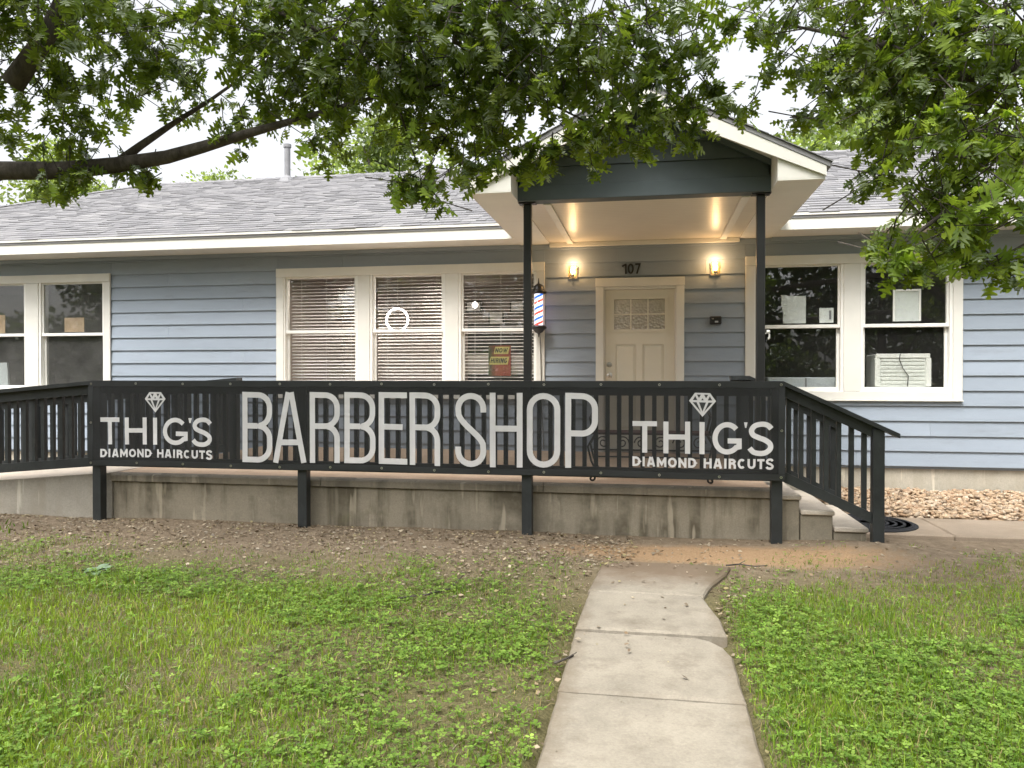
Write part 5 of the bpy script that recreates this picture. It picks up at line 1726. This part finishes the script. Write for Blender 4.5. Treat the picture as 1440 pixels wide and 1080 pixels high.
x, y = scatter(470000, -5.6, 5.2, 1.9, 6.6, 1.25)
keep = RNG.random(len(x)) < lawn_mask(x, y) * (.5 + .5 * np.clip((fbm(x + 4, y + 9, .8) - .36) / .2, 0, 1))
x, y = x[keep], y[keep]
tone = np.clip(fbm(x + 31, y + 17, 1.0) * 1.3 - .15 + RNG.normal(0, .18, len(x)), 0, 1)
cols = blend((.105, .205, .018), (.25, .35, .042), tone) * np.exp(RNG.normal(0, .22, (len(x), 1)))
dry = RNG.random(len(x)) < (.09 + .35 * np.clip((.5 - lawn_mask(x, y)), 0, 1))
cols[dry] = np.array([.34, .28, .14]) * np.exp(RNG.normal(0, .25, (dry.sum(), 1)))
h = (.022 + .042 * RNG.random(len(x)) ** 1.6) * (.6 + .7 * fbm(x + 3, y + 1, 1.7)) * (.75 + .5 * lawn_mask(x, y))
g1 = link('grass', blades('grass', x, y, h, .0032 + .0035 * RNG.random(len(x)), cols, .9))
tag(g1, 'patchy short green lawn grass in front of the porch', 'grass', kind='stuff')
# matted thatch: short flat blades, half of them dry
x, y = scatter(130000, -5.6, 5.2, 1.9, 6.0, 1.25)
keep = RNG.random(len(x)) < np.clip(lawn_mask(x, y) * .8 + .25 * (y < 5.4), 0, 1) * ~((x > WALK_L - .03) & (x < WALK_R + .03))
x, y = x[keep], y[keep]
cols = blend((.26, .21, .11), (.17, .22, .05), (RNG.random(len(x)) < .5).astype(float)) * np.exp(RNG.normal(0, .28, (len(x), 1)))
tag(link('thatch', blades('thatch', x, y, .010 + .014 * RNG.random(len(x)), .003 + .003 * RNG.random(len(x)), cols, 4.5)), 'matted dry thatch between the grass blades', 'grass', kind='stuff')
# outer lawn beyond the picture
x = RNG.uniform(-16, 16, 60000); y = RNG.uniform(-5, 6.3, 60000)
k = ~((x > -5.6) & (x < 5.2) & (y > 1.9)) & (np.abs(x) > .5)
x, y = x[k], y[k]
cols = blend((.085, .17, .022), (.19, .27, .05), RNG.random(len(x)))
tag(link('grass', blades('grass', x, y, .04 + .05 * RNG.random(len(x)), np.full(len(x), .014), cols, .8)), 'wider lawn around the viewer and beside the house', 'grass', kind='stuff')


# clover and low weeds: rounded leaflets in threes
def clover(name, x, y, hh, size, cols):
    n = len(x)
    z = ground_z(x, y) + hh
    rot = RNG.uniform(0, 6.283, n)
    tilt = unit(n) * .45 + np.array([0, 0, 1])
    Ux, Uy, Un = frames(np.stack([np.cos(rot), np.sin(rot), np.zeros(n)], 1), tilt)
    tv, tf = [], []
    for k in range(3):
        a = k * 2.094
        c, s = math.cos(a), math.sin(a)
        pts = [(.05, 0, 0), (.5, .42, .06), (1.0, .30, .15), (1.0, -.30, .15), (.5, -.42, .06)]
        b = len(tv)
        for (px, py, pz) in pts: tv.append((px * c - py * s, px * s + py * c, pz))
        tf += [(b, b + 1, b + 4), (b + 1, b + 2, b + 4), (b + 2, b + 3, b + 4)]
    tv, tf = np.array(tv), np.array(tf)
    base = np.stack([x, y, z], 1)
    V = base[:, None] + size[:, None, None] * (tv[None, :, 0:1] * Ux[:, None] + tv[None, :, 1:2] * Uy[:, None] + tv[None, :, 2:3] * Un[:, None])
    F = tf[None] + (np.arange(n) * len(tv))[:, None, None]
    return np_mesh(name, V.reshape(-1, 3), F.reshape(-1, 3), M['grass'], np.repeat(cols, len(tv), 0))


x, y = scatter(125000, -5.2, 5.0, 1.9, 6.5, 1.15)
cm = np.clip((fbm(x + 50, y + 23, 1.05) - .43) / .14, 0, 1)
keep = RNG.random(len(x)) < np.clip(lawn_mask(x, y) * 1.2, 0, 1) * (.10 + .9 * cm)
x, y = x[keep], y[keep]
cols = blend((.095, .185, .027), (.235, .345, .07), np.clip(RNG.normal(.45, .3, len(x)), 0, 1)) * np.exp(RNG.normal(0, .18, (len(x), 1)))
tag(link('clover', clover('clover', x, y, .012 + .045 * RNG.random(len(x)), .008 + .012 * RNG.random(len(x)) ** 1.4, cols)), 'low clover and weed leaves growing through the lawn', 'clover', kind='stuff')

# dry leaf litter and chips over the bare soil
x, y = scatter(42000, -6.5, 5.0, 2.2, 6.72, .62)
keep = RNG.random(len(x)) < np.clip(1.0 - lawn_mask(x, y) * 1.6, 0, 1) * (.25 + .75 * np.clip((fbm(x + 2, y + 40, 1.3) - .32) / .2, 0, 1)) * np.where((x > -.1) & (y > 5.2), .22, 1) * np.where((x > WALK_L) & (x < WALK_R) & (y < 5.5), .06, 1) * np.clip((y - 3.4) / 1.3, .35, 1)
x, y = x[keep], y[keep]
n = len(x)
onw = (x > WALK_L) & (x < WALK_R) & (y < 5.62)
base = np.stack([x, y, np.where(onw, .044, ground_z(x, y) + .006 + .012 * RNG.random(n))], 1)
a = RNG.uniform(0, 6.283, n)
D = np.stack([np.cos(a), np.sin(a), RNG.normal(0, .25, n)], 1)
Nn = unit(n) * .55 + np.array([0, 0, 1])
pal = np.array([(.33, .27, .19), (.25, .185, .115), (.19, .135, .085), (.31, .24, .16), (.13, .09, .055), (.27, .22, .10), (.34, .28, .20), (.17, .12, .075), (.22, .16, .10)])
cols = pal[RNG.integers(0, len(pal), n)] * np.exp(RNG.normal(0, .2, (n, 1)))
tag(link('leaf_litter', leaves_mesh('leaf_litter', base, D, Nn, (.011 + .036 * RNG.random(n) ** 2.2), cols, LQ_V, LQ_F, M['litter'])), 'dry brown leaf litter on the bare soil along the porch', 'litter', kind='stuff')

# river pebbles along the foundation
rg = np.random.default_rng(77)
ico = MB()
g = (1 + 5 ** .5) / 2
iv = np.array([(-1, g, 0), (1, g, 0), (-1, -g, 0), (1, -g, 0), (0, -1, g), (0, 1, g), (0, -1, -g), (0, 1, -g), (g, 0, -1), (g, 0, 1), (-g, 0, -1), (-g, 0, 1)], float) / math.hypot(1, g)
it = [(0, 11, 5), (0, 5, 1), (0, 1, 7), (0, 7, 10), (0, 10, 11), (1, 5, 9), (5, 11, 4), (11, 10, 2), (10, 7, 6), (7, 1, 8), (3, 9, 4), (3, 4, 2), (3, 2, 6), (3, 6, 8), (3, 8, 9), (4, 9, 5), (2, 4, 11), (6, 2, 10), (8, 6, 7), (9, 8, 1)]
n = 7500
x = rg.uniform(1.85, 8.3, n); y = rg.uniform(8.10, 9.78, n)
z = -.01 + .05 * rg.random(n) + .03 * (y - 8.1) / 1.7
rad = np.stack([.018 + .034 * rg.random(n) ** 1.7, .015 + .026 * rg.random(n) ** 1.7, .011 + .015 * rg.random(n)], 1)
a = rg.uniform(0, 6.283, n); ca, sa = np.cos(a), np.sin(a)
P_ = iv[None] * rad[:, None] * (1 + .14 * rg.normal(size=(n, 12, 1)))
V = np.stack([P_[..., 0] * ca[:, None] - P_[..., 1] * sa[:, None] + x[:, None], P_[..., 0] * sa[:, None] + P_[..., 1] * ca[:, None] + y[:, None], P_[..., 2] + z[:, None] + .2 * P_[..., 0] * rg.normal(size=(n, 1))], -1)
F = np.array(it)[None] + (np.arange(n) * 12)[:, None, None]
tag(link('pebbles', np_mesh('pebbles', V.reshape(-1, 3), F.reshape(-1, 3), M['pebble'], smooth=True)), 'bed of tan river pebbles along the foundation', 'pebbles', kind='stuff')

# broad-leaved weed in the lawn
wp = V3((wx(136, 4.75), 4.75, 0))
wd = empty('weed_plant', (wp.x, wp.y, 0), 'grey green broad leaved weed standing out of the grass', 'plant')
q = N('weed leaf'); M['weed'] = q.done(q.bsdf(q.ramp(q.noise(20, 3), [(.3, (.10, .16, .09)), (.7, (.22, .29, .19))]), .6))
for k in range(9):
    a = k * .72 + .2; L_ = .09 + .05 * random.random(); up_ = .25 + .5 * random.random()
    vs = []
    for i in range(6):
        t = i / 5; w_ = .030 * math.sin(math.pi * min(1, .12 + t * .88)) ** .8
        r = L_ * t; zz = .02 + L_ * (up_ * t - .45 * t * t) + .015
        for s in (-1, 0, 1):
            vs.append((wp.x + r * math.cos(a) - s * w_ * math.sin(a), wp.y + r * math.sin(a) + s * w_ * math.cos(a), zz + (.008 if s else 0)))
    fs = [(i * 3 + j, i * 3 + j + 1, i * 3 + j + 4, i * 3 + j + 3) for i in range(5) for j in (0, 1)]
    MB().add(vs, fs).build('leaf', M['weed'], wd, True, False)

# fallen twigs
for (pts, lab) in (([(560, 842), (600, 836), (632, 828), (655, 806)], 'pale bent twig lying on the worn grass beside the walkway'),
                   ([(1022, 795), (1040, 793), (1062, 797), (1080, 796)], 'thin dark twig on the orange dirt by the walkway end'),
                   ([(780, 932), (795, 928), (806, 922)], 'short twig reaching onto the walkway edge')):
    P3 = []
    for (px, py) in pts:
        k = (px - 720) / FPX * SN + CS
        Y = (EYE - .03) * FPX * k / (py - 530)
        X = wx(px, Y)
        P3.append((X, Y, max(float(ground_z(X, Y)), .0) + .022 + random.uniform(0, .012)))
    m_ = MB().tube(P3, [.006, .0055, .005, .003][:len(P3)], 6)
    m_.tube([P3[1], (P3[1][0] + .05, P3[1][1] + .06, P3[1][2] + .015)], [.004, .002], 5)
    tag(m_.build('fallen_twig', M['bark'], None, True), lab, 'twig')
print('leaves', nA, nB)
